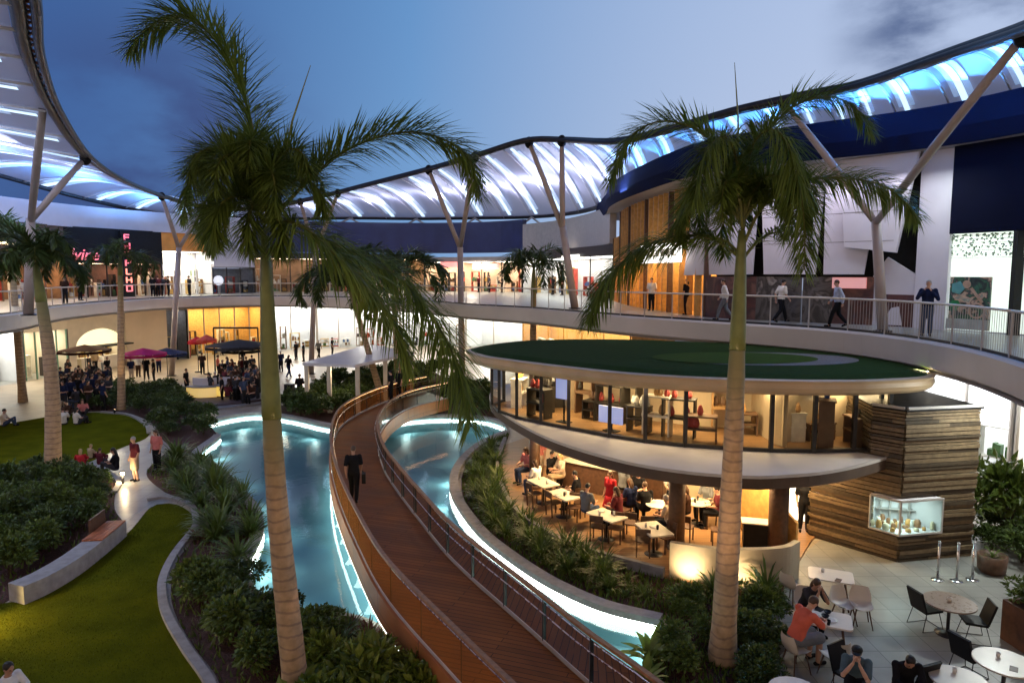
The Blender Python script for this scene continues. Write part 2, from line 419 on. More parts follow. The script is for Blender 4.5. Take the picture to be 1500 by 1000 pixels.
for C, s in ((bl, 1), (br_, -1)):
    o1 = offset(C, .04*s)
    part('fascia', MB().band(o1, .06*s, BZ-.62, BZ+.03), m_fascia, bt)
    part('base_channel', MB().band(offset(C, .015*s), .02*s, BZ+.002, BZ+.09), m_steel, bt)
    part('handrail', MB().band(offset(C, -.03*s), .09*s, BZ+.93, BZ+.985), m_wood, bt)
    part('rail_light', MB().band(offset(C, .0), .02*s, BZ+.905, BZ+.925), emit('warm rail light', (1,.55,.22), 5.0), bt)
    part('wire_rail', MB().tube(up(offset(C, -.09*s), BZ+.72), .012, 5), m_chrome, bt)
    for i in range(1, 63, 3):
        q = C[i]
        part('post', MB().bar((q.x,q.y,BZ+.09), (q.x,q.y,BZ+.93), .05, .02, up=(1,0,0)), m_dark, bt)
        if i+3 < 63:
            seg = [p for p in C[i:i+4]]
            part('glass_panel', MB().strip(up(offset(seg,.025*s), BZ+.1), up(offset(seg,.025*s), BZ+.86)), m_bglass if s > 0 else m_gglass, bt)
for i in range(8, 60, 10):
    c = (bl[i]+br_[i])/2
    part('pier', MB().tube([(c.x,c.y,-.74),(c.x,c.y,BZ-.12)], .16, 12), m_conc2, bt, True)
for i in range(14, 50, 3):
    q_ = (bl[i]+br_[i])/2; lamp('AREA', 'bridge_water_light', (q_.x,q_.y,.20), 46, (.80,1,.90), 1.5)
m_bled = emit('bridge light strip', (.86,1,.90), 9.0)
part('light_strip', MB().strip(up(offset(bl[6:46], .10), BZ-.635), up(offset(bl[6:46], .02), BZ-.635)), m_bled, bt)
part('light_strip', MB().strip(up(offset(br_[10:50], -.02), BZ-.635), up(offset(br_[10:50], -.07), BZ-.635)), m_bled, bt)

# ================================================================== pavilion
roof = cr([P(x,y,5.1) for x,y in [(686,511),(702,521),(745,528),(800,535),(900,546),(1000,553),(1100,557),(1200,559),(1300,557.5),(1371,549),(1310,524),(1200,510),(1050,503),(900,498),(760,500)]], 120, True)
if area(roof) < 0: roof.reverse()
ctr = sum(roof, V((0,0,0)))/len(roof); cx, cy = ctr.x, ctr.y
pv = thing('cafe_pavilion', 'oval two storey cafe pavilion with a grassed roof and glass walls', 'pavilion', (cx, cy, 0))
m_fascia2 = mat('bronze fascia', (.52,.37,.22), .4, .12, 1.2)
m_soffit = mat('warm soffit', (.60,.50,.38), .6, .1, 1)
ro = roof; ri = offset(roof, .35, True)
f_ = MB(); prof = [(0,5.1),(.03,5.02),(.0,4.9),(.06,4.78),(.2,4.69)]
rings = [up(offset(ro, a, True), z) for a, z in prof]
for a, b in zip(rings, rings[1:]): f_.strip(b, a, 0, True)
f_.strip(up(ro, 5.1), up(offset(ro,.18,True), 5.13), 0, True)
part('fascia', f_, m_fascia2, pv, True)
part('ceiling', MB().sheet([(p.x,p.y) for p in reversed(offset(ro,.2,True))], 4.69), m_soffit, pv)
bpy_ceiling = COL.objects['ceiling']
for p in bpy_ceiling.data.polygons: p.flip()
m_roofturf = mat('roof turf', (.016,.036,.006), .95, .35, 5, 0, detail=10, col2=(.026,.054,.009), spec=.05)
rt = MB(); inn = offset(ro, .18, True)
A = up(inn, 5.12); B = up(offset(ro, .7, True), 5.20)
rt.strip(A, B, 0, True); rt.sheet([(p.x,p.y) for p in B], 5.20); part('turf_roof', rt, m_roofturf, pv)
pc = V((8.2, 22.3, 0))
gp = MB()
el = lambda a, b, z: [V((pc.x+a*math.cos(t*2*math.pi/48), pc.y+b*math.sin(t*2*math.pi/48), z)) for t in range(48)]
gp.sheet([(p.x,p.y) for p in el(3.1,1.75,0)], 5.212); part('gravel_patch', gp, mat('roof gravel', (.17,.155,.15), .9, .5, 40, .5), pv)
gp = MB(); gp.sheet([(p.x-.85,p.y+.12) for p in el(2.7,1.55,0)], 5.222); part('turf_mound', gp, mat('roof turf light', (.044,.078,.010), .95, .15, 6, 0, detail=9, spec=.05), pv)
# glazing line
win = offset(ro, .95, True)
front = [p for p in win if p.y < cy + 3.0]
# order the front run from its left end to its right end
k0 = max(range(len(win)), key=lambda i: (win[(i)%len(win)].y >= cy+3.0 and win[(i+1)%len(win)].y < cy+3.0 and win[i].x < cx))
run = []; i = k0 + 1
while win[i % len(win)].y < cy + 3.0 and len(run) < 120: run.append(win[i % len(win)]); i += 1
run = [p for p in run if not (p.x > 11.0)]
wn = cr(run, 66)
FZ = 2.9
# ledge / upper floor slab
LEDGE = [(1330,655),(1300,669),(1250,683),(1200,692),(1150,696),(1100,697.5),(1000,690),(900,672),(800,640),(735,604),(718,585),(722,572),(745,562)]
led = cr([P(x,y,FZ) for x,y in LEDGE], 70)
back = [V((x,y,0)) for x,y in ((1.5,29.3),(4.5,29.2),(8,27.4),(11,25.5),(12,22),(11.2,19.8))]
poly = [(p.x,p.y) for p in led] + [(p.x,p.y) for p in back]
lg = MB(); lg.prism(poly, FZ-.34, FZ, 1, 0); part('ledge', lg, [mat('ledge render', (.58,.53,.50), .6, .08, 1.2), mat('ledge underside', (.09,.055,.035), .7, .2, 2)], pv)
part('ledge_lip', MB().band(offset(led, .012), -.05, FZ-.06, FZ+.02), mat('ledge edge', (.52,.47,.43), .6, .08, 3), pv)
part('upper_floor', MB().sheet([(p.x,p.y) for p in wn] + [(10.8,24.5),(7,27.2),(2.5,28.2)], FZ+.006), m_floorw, pv)
# windows: frames and panes
nw = 21; idx = [round(j*65/nw) for j in range(nw+1)]
for j in range(nw):
    a, b = wn[idx[j]], wn[idx[j+1]]
    f = MB()
    f.bar((a.x,a.y,FZ+.006),(a.x,a.y,4.69), .11, .11)
    f.bar((a.x,a.y,FZ+.06),(b.x,b.y,FZ+.06), .09, .10); f.bar((a.x,a.y,4.63),(b.x,b.y,4.63), .09, .10)
    if j == nw-1: f.bar((b.x,b.y,FZ+.006),(b.x,b.y,4.69), .11, .11)
    if j in (18,19):
        for k in range(9): z = FZ+.22+k*.17; f.bar((a.x,a.y,z),(b.x,b.y,z), .05, .07)
    w = part('window', f, m_dwood if j > 15 else m_dark, pv)
    part('pane', MB().add([(a.x,a.y,FZ+.1),(b.x,b.y,FZ+.1),(b.x,b.y,4.6),(a.x,a.y,4.6)], [(0,1,2,3)]), m_glass, w)
# interior of the upper floor: curved back wall with colour panels, display stands
inner = offset(wn, 3.0)
if min((p - V((cx,cy,0))).length for p in inner) > min((p - V((cx,cy,0))).length for p in offset(wn,-3.0)): inner = offset(wn, -3.0)
inner = [p for p in inner]
m_iw = mat('beige inner wall', (.62,.50,.34), .6, .15, 1.1)
part('inner_wall', MB().band(inner, .12 if inner else .12, FZ+.01, 4.68), m_iw, pv)
rng = random.Random(3)
cols = [mat('shop oak', (.42,.24,.10), .5), mat('shop white', (.8,.74,.64), .5), mat('shop black', (.03,.025,.02), .5), mat('shop brown', (.16,.09,.05), .6), mat('shop red', (.4,.06,.05), .6), mat('shop blue', (.05,.12,.5), .4), m_gold]
for k in range(30):
    i = int(2 + k*62/30); t = rng.uniform(.15,.9)
    p = wn[min(65,i)].lerp(inner[min(65,i)], t); u = (wn[min(65,i+1)]-wn[max(0,i-1)]).normalized(); rz = math.atan2(u.y,u.x)
    b = MB(); h = rng.uniform(.5,1.6); w = rng.uniform(.5,1.1)
    b.box((p.x,p.y,FZ+.01+h*.5), (w,.45,h*.06), rz, 0); b.box((p.x,p.y,FZ+.02+h-.03), (w,.5,.05), rz, 0)
    for s in (-1,1): b.box((p.x+u.x*s*w*.47,p.y+u.y*s*w*.47,FZ+.01+h/2), (.05,.42,h), rz, 0)
    for q in range(rng.randint(3,6)):
        zz = FZ+.02+rng.choice([h, h*.53]); xx = rng.uniform(-.4,.4)*w
        b.lathe([(.07,0),(.10,.09),(.07,.22),(.03,.30)], (p.x+u.x*xx, p.y+u.y*xx, zz), 7, 1)
    rb = solo('display_stand', b, [rng.choice(cols[:4]), rng.choice(cols)], 'display stand with small goods behind the pavilion glass', 'display stand', 'display stands inside the glazed upper floor')
for k, (px, w, h) in enumerate(((806,.6,.75),(872,.9,.55))):
    best = min(range(66), key=lambda i: abs(750+F*wn[i].x/wn[i].y - px)); p = wn[best].lerp(inner[best], .25)
    u = (wn[min(65,best+1)]-wn[max(0,best-1)]).normalized(); rz = math.atan2(u.y,u.x)
    zc = (4.1, 3.45)[k]
    t = thing('screen', ('blue lit screen high behind the left end of the pavilion glass','wide blue lit screen low behind the pavilion glass')[k], 'screen', (p.x,p.y,FZ))
    part('stand', MB().box((p.x,p.y,FZ+.02),(.5,.3,.03),rz).bar((p.x,p.y,FZ+.03),(p.x,p.y,zc),.06,.05), m_black, t)
    part('display', MB().box((p.x-u.y*-.06,p.y-u.x*.06,zc),(w,.05,h),rz), m_screen, t)
# ground floor: floor, columns, core
terr = cr([P(x,y,0) for x,y in [(742,652),(735,672),(735,700),(755,746),(800,781),(850,806),(920,826),(984,850),(1040,857),(1100,860),(1150,856)]], 60)
fl = MB(); fl.prism([(p.x,p.y) for p in terr] + [(9.0,19.8),(11,22),(11,25),(8,28.5),(4,31.5),(1,33)], .0, .06); part('terrace_floor', fl, m_floorw, pv)
for px, py, r in ((783,716,.20),(990,805,.24),(1138,812,.27)):
    p = P(px,py,0); c = MB()
    c.lathe([(r,.06),(r,2.57)], (p.x,p.y,0), 16); c.lathe([(r+.05,.061),(r+.05,.16),(r,.2)], (p.x,p.y,0), 16)
    part('column', c, m_dwood, pv, True)
core = [V((x,y,0)) for x,y in ((1.2,28.0),(2.4,26.0),(4.4,24.4),(6.6,23.4),(8.8,22.6),(10.2,21.6))]
part('core_wall', MB().band(core, .15, .06, 2.56), m_iw, pv)
part('counter', MB().band([V((1.9,24.9,0)),V((3.6,23.6,0)),V((5.2,22.9,0))], .6, .06, 1.05), m_dwood, pv)
part('counter_top', MB().band([V((1.85,24.8,0)),V((3.55,23.5,0)),V((5.2,22.8,0))], .8, 1.052, 1.1), mat('marble top', (.72,.66,.56), .3, .1, 3), pv)
part('menu_board', MB().band([V((4.3,24.3,0)),V((6.3,23.3,0))], -.05, 1.6, 2.3), emit('lit menu board', (1,.85,.6), 1.3), pv)
# stair with timber side panel at the right end
st = MB(); a, b = P(1088,772,0), P(1132,790,0)
a = V((7.1,20.6,0)); b = V((8.0,18.6,0)); nrm = V((.9,.4,0))
st.add([a+V((0,0,.06)), b+V((0,0,.06)), b+V((0,0,1.0)), a+V((0,0,2.3))] + [a+nrm*.08+V((0,0,.06)), b+nrm*.08+V((0,0,.06)), b+nrm*.08+V((0,0,1.0)), a+nrm*.08+V((0,0,2.3))],
       [(0,1,2,3),(7,6,5,4),(0,4,5,1),(3,2,6,7),(1,5,6,2),(0,3,7,4)])
part('stair_panel', st, m_gold, pv)
steps = MB()
for k in range(8):
    p = b.lerp(a, k/8)+nrm*.65; steps.box((p.x,p.y,.06+.09+k*.17),(1.1,.3,.18+.0*k), math.atan2(nrm.y,nrm.x))
part('glowing_wall', MB().bar((8.3,22.0,1.3),(9.7,21.0,1.3),.1,2.4), emit('self glowing wall', (1,.93,.8), 1.5), pv)  # wall glows by itself, in place of light falling on it
for k in range(9):
    i = 4 + k*7; p = wn[i].lerp(inner[i], .45)
    lamp('AREA', 'shop_ceiling_light', (p.x,p.y,4.64), 80, (1,.72,.38), .9)
for p, w in (((.5,26,2.5),50),((1.9,23.3,2.5),60),((3.2,21.4,2.5),60),((5.2,20.4,2.5),60),((7.0,19.4,2.5),55),((5.4,22.3,2.5),50),((8.7,20.0,2.5),45),((8.9,21.2,2.5),30)):
    lamp('AREA', 'cafe_ceiling_light', p, w*2.3, (1,.68,.33), .5)
# soffit washers over the ledge
# pool lights set in the walls of the lagoon
for i in range(4, len(lag), 8):
    q_ = offset(lag, .12, True)[i]; t_in = offset(lag, 2.0, True)[i]; lamp('AREA', 'pool_light', (q_.x,q_.y,-.34), 17, (.80,1,.90), .3, (t_in.x,t_in.y,-.62))
for px in (760,850,950,1050,1150,1240):
    best = min(range(66), key=lambda i: abs(750+F*wn[i].x/wn[i].y - px)); p = wn[best]
    q = p + (p-V((cx,cy,0))).normalized()*.45
    lamp('AREA', 'soffit_downlight', (q.x,q.y,4.62), 6, (1,.8,.6), .2)

# ------------------------------------------------------------------ planter wall with spots, terrace edge
wl = cr([P(x,y,0) for x,y in [(980,848),(1010,853),(1040,857),(1100,860),(1150,856),(1170,846)]], 30)
t = solo('planter_wall', MB().band(wl, .16, 0, 1.0), mat('wall plaster', (.36,.29,.20), .6, .1, 2.5), 'low curved rendered wall lit by spotlights beside the right palm', 'wall')
ed = cr([P(x,y,0) for x,y in [(742,648),(733,672),(732,700),(752,748),(797,784),(848,810),(918,830),(974,845)]], 50)
solo('terrace_kerb', MB().band(ed, -.14, 0, .28), m_conc2, 'dark kerb curving round the cafe terrace above the planting', 'kerb')
def spotlight(px, py, aim, label, power=60, col=(1,.75,.42), z=.0, spot=70):
    p = P(px,py,z); d = (V(aim)-p); d.normalize()
    t = thing('garden_spotlight', label, 'spotlight', p, 'spotlights in the garden beds')
    part('spike', MB().tube([p, p+V((0,0,.12))], .015, 6), m_black, t)
    b = p+V((0,0,.16)); part('housing', MB().tube([b-d*.09, b-d*.02, b+d*.08], [.05,.065,.07], 12), m_black, t, True)
    part('lens', MB().tube([b+d*.083, b+d*.088], .055, 12), m_warm, t)
    lamp('SPOT', 'spot_lamp', b+d*.11, power, col, .05, aim, spot, .8)
    return t
spotlight(1004,868, tuple(P(1012,853,0)+V((0,.1,.55))), 'small spotlight shining on the low curved wall left of the right palm', 130, spot=110)
spotlight(1092,876, tuple(P(1090,860,0)+V((0,.1,.5))), 'small spotlight shining on the low curved wall right of the right palm', 80, spot=110)

# ================================================================== slatted kiosk
kA, kB, kC, kD, kE = (V((9.1,20.2,0)), V((10.72,18.3,0)), V((13.05,18.75,0)), V((12.9,21.6,0)), V((9.8,21.7,0)))
ks = thing('timber_kiosk', 'tall kiosk clad in dark horizontal timber slats with a lit display window', 'kiosk', kB)
sl = [mat('slat brown', (.145,.100,.055), .6, .3, 8), mat('slat dark', (.055,.038,.022), .6, .3, 8), mat('slat tan', (.17,.122,.07), .6, .25, 8)]
kpoly = [kA,kB,kC,kD,kE]; kc = sum(kpoly, V((0,0,0)))/5
w = MB(); z = .02; rng = random.Random(11)
while z < 4.24:
    h = rng.choice((.07,.09,.11,.06)); g = rng.choice((.014,.022,.03)); mi = rng.choice((0,0,1,1,2)); grow = rng.uniform(0,.085)
    if z > 2.8: kpoly = [V((10.18,18.93,0)),kB,kC,kD,V((10.6,21.6,0))]
    for i in range(2 if False else 5):
        a, b = kpoly[i], kpoly[(i+1)%5]
        if i < 2 and z < 1.80 and z+h > .80:                   # the window opening at the corner
            L_ = (b-a).length
            if i == 0: b = a.lerp(b, 1-.72/L_)
            else: a = a.lerp(b, 1.22/L_)
        n = V(((b-a).y, -(b-a).x, 0)).normalized()
        parts_ = [(0, rng.uniform(.35,.65)), (None, 1)]; s0 = 0
        for _, s1 in parts_:
            p, q = a.lerp(b, s0+.001), a.lerp(b, s1); gg = grow + rng.uniform(0,.008); mm = mi if rng.random() < .88 else rng.choice((0,1,2))
            w.add([p+n*gg+V((0,0,z)), q+n*gg+V((0,0,z)), q+n*gg+V((0,0,z+h)), p+n*gg+V((0,0,z+h)), p-n*.08+V((0,0,z)), q-n*.08+V((0,0,z)), q-n*.08+V((0,0,z+h)), p-n*.08+V((0,0,z+h))],
                  [(0,1,2,3),(3,2,6,7),(0,4,5,1),(1,5,6,2),(0,3,7,4)], mm); s0 = s1
    z += h + g
part('slat_wall', w, sl, ks)
core_ = [p + (kc-p).normalized()*.14 for p in kpoly]
cw = MB()
cw.prism([(p.x,p.y) for p in core_], 0, .80); cw.prism([(p.x,p.y) for p in core_], 1.83, 2.7); cw.prism([(p.x,p.y) for p in [p + (kc-p).normalized()*.2 for p in kpoly]], 2.75, 4.22); part('inner_wall', cw, m_black, ks)
part('roof', MB().prism([(p.x,p.y) for p in [p + (p-kc).normalized()*.1 for p in kpoly]], 4.26, 4.31), m_black, ks)
for i in (0,1):
    a, b = kpoly[i], kpoly[i+1]; n = V(((b-a).y,-(b-a).x,0)).normalized()*.08
    part('roof_trim', MB().bar(a+n+V((0,0,4.35)), b+n+V((0,0,4.35)), .05, .07), m_steel, ks)
# display window round the corner
ka = kB.lerp(kA, .72/(kA-kB).length); kb = kB.lerp(kC, 1.22/(kC-kB).length); n0 = V((-.76,-.60,0)); n1 = V((.17,-.98,0))
oc = kB + V((-.30,-.62,0))*.32; oa = ka + n0*.16; ob = kb + n1*.16
f = MB()
for p in (oa, oc, ob): f.bar(p+V((0,0,.82)), p+V((0,0,1.81)), .04, .04)
for z in (.84, 1.79): f.bar(oa+V((0,0,z)), oc+V((0,0,z)), .05, .05); f.bar(oc+V((0,0,z)), ob+V((0,0,z)), .05, .05)
dw = part('display_window', f, m_steel, ks)
part('pane', MB().strip([oa+V((0,0,.86)),oc+V((0,0,.86)),ob+V((0,0,.86))], [oa+V((0,0,1.77)),oc+V((0,0,1.77)),ob+V((0,0,1.77))]), m_gglass, dw)
ia, ib, ic = ka+(kc-ka).normalized()*.75, kb+(kc-kb).normalized()*.75, kB+(kc-kB).normalized()*1.2
box = MB()
box.sheet([(oa.x,oa.y),(oc.x,oc.y),(ob.x,ob.y),(ib.x,ib.y),(ia.x,ia.y)], .835)
box.strip([oa+V((0,0,.84))*1,ia+V((0,0,.84)),ib+V((0,0,.84)),ob+V((0,0,.84))],[oa+V((0,0,1.80)),ia+V((0,0,1.80)),ib+V((0,0,1.80)),ob+V((0,0,1.80))]); box.sheet([(oa.x,oa.y),(oc.x,oc.y),(ob.x,ob.y),(ib.x,ib.y),(ia.x,ia.y)], 1.805)
part('display_lining', box, m_white, dw)
sv = MB()
for z_ in (1.2,1.48): sv.bar(ia.lerp(oa,.12)+V((0,0,z_)), ib.lerp(ob,.12)+V((0,0,z_)), .16, .02)
for s_ in (.15,.38,.62,.85): c_ = ia.lerp(oa,.12).lerp(ib.lerp(ob,.12), s_); sv.bar(c_+V((0,0,.84)), c_+V((0,0,1.79)), .05, .03)
part('shelf', sv, m_steel, dw)
q = (oa+ob+oc*2+ic)/5; lamp('AREA', 'display_light', (q.x,q.y,1.77), 24, (.85,1,1), .7)
rng = random.Random(5)
dcol = [mat('jar cream', (.75,.66,.45), .4), mat('jar white', (.75,.75,.72), .4), mat('jar orange', (.6,.32,.10), .4), mat('jar brown', (.30,.15,.07), .4)]
for k in range(34):
    s = (k%17)/16; p = (oa.lerp(oc, s*2.2) if s < .45 else oc.lerp(ob, (s-.45)/.55)); p = p.lerp(ic, .16+.2*(k%2)+.28*(k//17)); r = rng.uniform(.04,.09); h = rng.uniform(.06,.24)
    solo('jar', MB().lathe([(r*.9,0),(r,.03),(r,h*.75),(r*.7,h*.85),(r*.72,h)], (p.x,p.y,.836), 10), dcol[k%4], 'small jar on the bottom shelf of the lit kiosk window', 'jar', 'jars in the kiosk window', True)
for k in range(3):                                             # queue posts
    p = P((1373,1401,1424)[k], (849,851,849)[k], 0)
    t = thing('queue_post', ('brushed steel post nearest the corner of the timber kiosk','brushed steel post in the middle of the row of three by the kiosk','brushed steel post nearest the plants at the right of the kiosk')[k], 'post', p, 'steel posts in front of the kiosk')
    part('base', MB().lathe([(.15,0),(.15,.015),(.03,.03)], p, 18), m_chrome, t, True)
    part('pole', MB().tube([p+V((0,0,.03)), p+V((0,0,1.0))], .03, 12), m_chrome, t, True)
    part('cap', MB().ball(p+V((0,0,1.02)), .04), m_chrome, t, True)
# ================================================================== upper gallery
deck_edge = cr([V((-23,14,6)),V((-25.5,23,6))] + [P(x,y,6) for x,y in [(0,462),(100,447),(240,437),(380,434),(500,436),(600,440),(690,447),(780,452),(900,462),(1050,472),(1200,482),(1300,492),(1400,508),(1500,535),(1620,590)]] + [V((8.7,6,6)),V((8.5,1,6))], 160)
FAC = [V(p+(0,)) for p in [(-33,14),(-36,26),(-37,40),(-36.3,49),(-34.5,57),(-31,63),(-25,70),(-17,74),(-8,75),(-1,72.5),(4,66),(6.6,58),(7.5,50),(7.3,44),(7.7,38),(8.9,31.5),(11.4,28.5),(14.3,26),(15.4,24),(16.6,21.5),(17.6,18.5),(18.2,14),(18.6,8),(18.6,2)]]
fac = cr(FAC, 320)
gal = thing('gallery_walkway', 'pale curved upper gallery walkway sweeping round the whole courtyard', 'walkway', (deck_edge[75].x, deck_edge[75].y, 5))
up = lambda C, z: [V((p.x,p.y,z)) for p in C]
fr_ = cr(deck_edge, 160); fb = cr(fac, 160)
s = MB(); s.strip(up(fb,6), up(fr_,6)); part('deck', s, m_pave2, gal)
m_fasc = mat('gallery fascia render', (.64,.60,.57), .6, .07, .5, .04)
s = MB(); ins = offset(fr_, -.04)                 # curve runs clockwise seen from above: its right is the courtyard
for a, b in (((0,6.02),(.06,5.95)),((.06,5.95),(.0,5.25)),((.0,5.25),(-.25,5.12)),((-.25,5.12),(-.5,5.10))):
    s.strip(up(offset(fr_,-a[0]), a[1]), up(offset(fr_,-b[0]), b[1]))
s.strip(up(offset(fr_,.4),6.02), up(fr_,6.02))
part('fascia', s, m_fasc, gal)
part('soffit', MB().strip(up(fr_,5.10), up(fb,5.10)), mat('gallery soffit', (.7,.64,.55), .6, .05, 1), gal)
# balustrade in bays of about eight metres: each a thing
di = 0
rail_labels = {}
rc = offset(fr_, .12)
bays = []
n_b = 16
for k in range(n_b):
    i0, i1 = round(k*159/n_b), round((k+1)*159/n_b)
    seg = rc[i0:i1+1]; mid = seg[len(seg)//2]
    bays.append((seg, mid))
    t = thing('balustrade', 'glass balustrade bay with a pale handrail along the upper gallery edge', 'balustrade', (mid.x,mid.y,6), 'balustrade bays of the upper gallery')
    part('handrail', MB().tube(up(seg,7.12), .035, 8), mat('cream handrail', (.74,.68,.58), .35, .05, 2), t, True)
    part('base_rail', MB().band(seg, .04, 6.02, 6.10), m_dark, t)
    part('glass_panel', MB().strip(up(seg,6.12), up(seg,7.05)), m_rglass, t)
    for j in range(0, len(seg)-1, 2):
        q = seg[j]; part('post', MB().bar((q.x,q.y,6.02),(q.x,q.y,7.1), .04, .04), m_steel, t)
        if mid.x > 6 and mid.y < 23:                       # bars close to the camera can be seen
            bb = MB()
            for u in range(12):
                p_ = seg[j].lerp(seg[min(j+2,len(seg)-1)], u/12); bb.tube([(p_.x,p_.y,6.1),(p_.x,p_.y,7.1)], .008, 4)
            part('bars', bb, m_steel, t)

# ================================================================== shopfronts
def hit(px, off=0.0):
    """where the sight line of column px meets the facade plan"""
    best = None
    for i in range(len(fac)-1):
        a, b = fac[i], fac[i+1]
        fa = a.x - (px-750)/F*a.y*CP*1.0; fb_ = b.x - (px-750)/F*b.y*CP
        if fa*fb_ <= 0 and a.y > 3:
            t = fa/(fa-fb_) if fa != fb_ else 0; p = a.lerp(b, t)
            if best is None or p.y < best.y: best = p
    return best
pal = [mat('goods ochre', (.6,.38,.12), .5), mat('goods white', (.8,.75,.68), .5), mat('goods red', (.5,.06,.04), .5), mat('goods dark', (.04,.03,.03), .5), mat('goods brown', (.25,.13,.06), .5), mat('goods blue', (.10,.18,.4), .5), mat('goods green', (.1,.2,.08), .5)]
def shop(name, label, pa, pb, z0, z1, wall=m_offw, light=(1,.9,.75), power=3.0, depth=3.0, head=.6, head_m=None, goods=8, mull=3, seed=0, frame=m_dark, gl=True, floor_m=None, ends=None):
    rng = random.Random(seed*17+int(pa))
    a, b = (hit(pa), hit(pb)) if ends is None else ends
    u = (b-a).normalized(); n = V((-u.y, u.x, 0)) ; 
    if n.y < 0 and abs(n.y) > .3 or (abs(n.y) <= .3 and n.x * (a.x+6) < 0): n = -n                    # n points into the shop
    L_ = (b-a).length
    t = thing(name, label, 'shop', ((a.x+b.x)/2,(a.y+b.y)/2,z0))
    zt = z1 - head
    q = lambda s, dn, z: V((a.x+u.x*s+n.x*dn, a.y+u.y*s+n.y*dn, z))
    fm = MB(); fm.add([q(0,0,z0+.012), q(L_,0,z0+.012), q(L_,depth,z0+.012), q(0,depth,z0+.012)], [(0,1,2,3)]); part('floor', fm, floor_m or m_pave2, t)
    wl_ = MB(); wl_.add([q(0,depth,z0), q(L_,depth,z0), q(L_,depth,zt), q(0,depth,zt)], [(0,1,2,3)])
    wl_.add([q(.03,0.1,z0), q(.03,depth,z0), q(.03,depth,zt), q(.03,0.1,zt)], [(0,1,2,3)]); wl_.add([q(L_-.03,0.1,z0), q(L_-.03,depth,z0), q(L_-.03,depth,zt), q(L_-.03,0.1,zt)], [(0,1,2,3)])
    part('inner_wall', wl_, wall, t)
    part('ceiling', MB().add([q(0,.12,zt+.004), q(L_,.12,zt+.004), q(L_,depth,zt+.004), q(0,depth,zt+.004)], [(0,1,2,3)]), m_white, t)
    nl = max(1, int(L_/3.2))
    for k in range(nl):
        s0 = L_*(k+.5)/nl
        lp = MB(); lp.add([q(s0-L_/nl*.36,.5,zt-.03), q(s0+L_/nl*.36,.5,zt-.03), q(s0+L_/nl*.36,depth-.5,zt-.03), q(s0-L_/nl*.36,depth-.5,zt-.03)], [(0,1,2,3)])
        part('ceiling_light', lp, emit('shop light %.2f %.2f %.2f x%.1f' % (*light, power), light, power*(5.0 if z0 < 1 else 4.0)), t)
    part('header', MB().bar(q(0,0,(zt+z1)/2), q(L_,0,(zt+z1)/2), .22, z1-zt), head_m or wall, t)
    for k in range(mull+1):
        s = .05 + (L_-.1)*k/mull
        part('mullion', MB().bar(q(s,.03,z0+.02), q(s,.03,zt), .09, .09), frame, t)
    if gl: part('glass', MB().add([q(.1,.04,z0+.1), q(L_-.1,.04,z0+.1), q(L_-.1,.04,zt), q(.1,.04,zt)], [(0,1,2,3)]), m_glass, t)
    for k in range(goods):
        s = L_*(k+.5)/goods + rng.uniform(-.2,.2); h = rng.uniform(.7, min(2.6, zt-z0-.5)); w = rng.uniform(.5,1.0)*L_/goods*.8; dn = rng.uniform(.8, depth-.4)
        mb = MB(); rz = math.atan2(u.y,u.x); c = q(s,dn,0)
        mb.box((c.x,c.y,z0+h-.03),(w,.4,.05),rz); mb.box((c.x,c.y,z0+.06),(w,.4,.08),rz); mb.box((c.x,c.y,z0+h*.5),(w,.4,.04),rz)
        for sd in (-1,1): mb.box((c.x+u.x*sd*w*.48,c.y+u.y*sd*w*.48,z0+h/2),(.05,.4,h-.07),rz)
        for e in range(7):
            ss = rng.uniform(-.42,.42)*w; zz = z0 + (.10 if e % 2 else h*.52); hh = min(h*.36, rng.uniform(.18,.5))
            mb.box((c.x+u.x*ss,c.y+u.y*ss,zz+hh/2),(rng.uniform(.08,.2),.25,hh),rz,1+e%2)
        part('shelf', mb, [rng.choice(pal[:5]), rng.choice(pal), rng.choice(pal)], t)
    return t, q, L_, zt
def wall_thing(name, label, pa, pb, z0, z1, m, th=.3, cat='wall', dn=0.0, n=8):
    pts = [hit(pa+(pb-pa)*i/n) for i in range(n+1)]
    a, b = pts[0], pts[-1]; sgn = -1
    mid = pts[n//2]; t = thing(name, label, cat, (mid.x, mid.y, z0))
    pts = offset(pts, dn)
    part('panel', MB().band(pts, -th, z0, z1), m, t); return t, pts
# text helper
def text_mesh(s, size, extrude=.02, shear=0.0):
    cu = bpy.data.curves.new('lettering', 'FONT'); cu.body = s; cu.size = size; cu.extrude = extrude; cu.shear = shear; cu.align_x = 'CENTER'; cu.align_y = 'CENTER'
    cu.resolution_u = 3
    o = bpy.data.objects.new('lettering', cu); COL.objects.link(o); bpy.context.view_layer.update()
    me = bpy.data.meshes.new_from_object(o.evaluated_get(bpy.context.evaluated_depsgraph_get())); bpy.data.objects.remove(o); bpy.data.curves.remove(cu)
    return me
def letters(name, s, size, pos, u, m, parent, shear=0.0, out=None):
    me = text_mesh(s, size, .03, shear); me.materials.clear(); me.materials.append(m)
    w = V((0,0,1)); nrm = u.cross(w)
    M = Matrix(((u.x,w.x,nrm.x,pos.x),(u.y,w.y,nrm.y,pos.y),(u.z,w.z,nrm.z,pos.z),(0,0,0,1))); me.transform(M)
    o = bpy.data.objects.new(name, me); COL.objects.link(o); o.parent = parent; o.matrix_parent_inverse = Matrix.Translation(-parent.location); return o

WZ = 10.7                                   # head of the upper shops
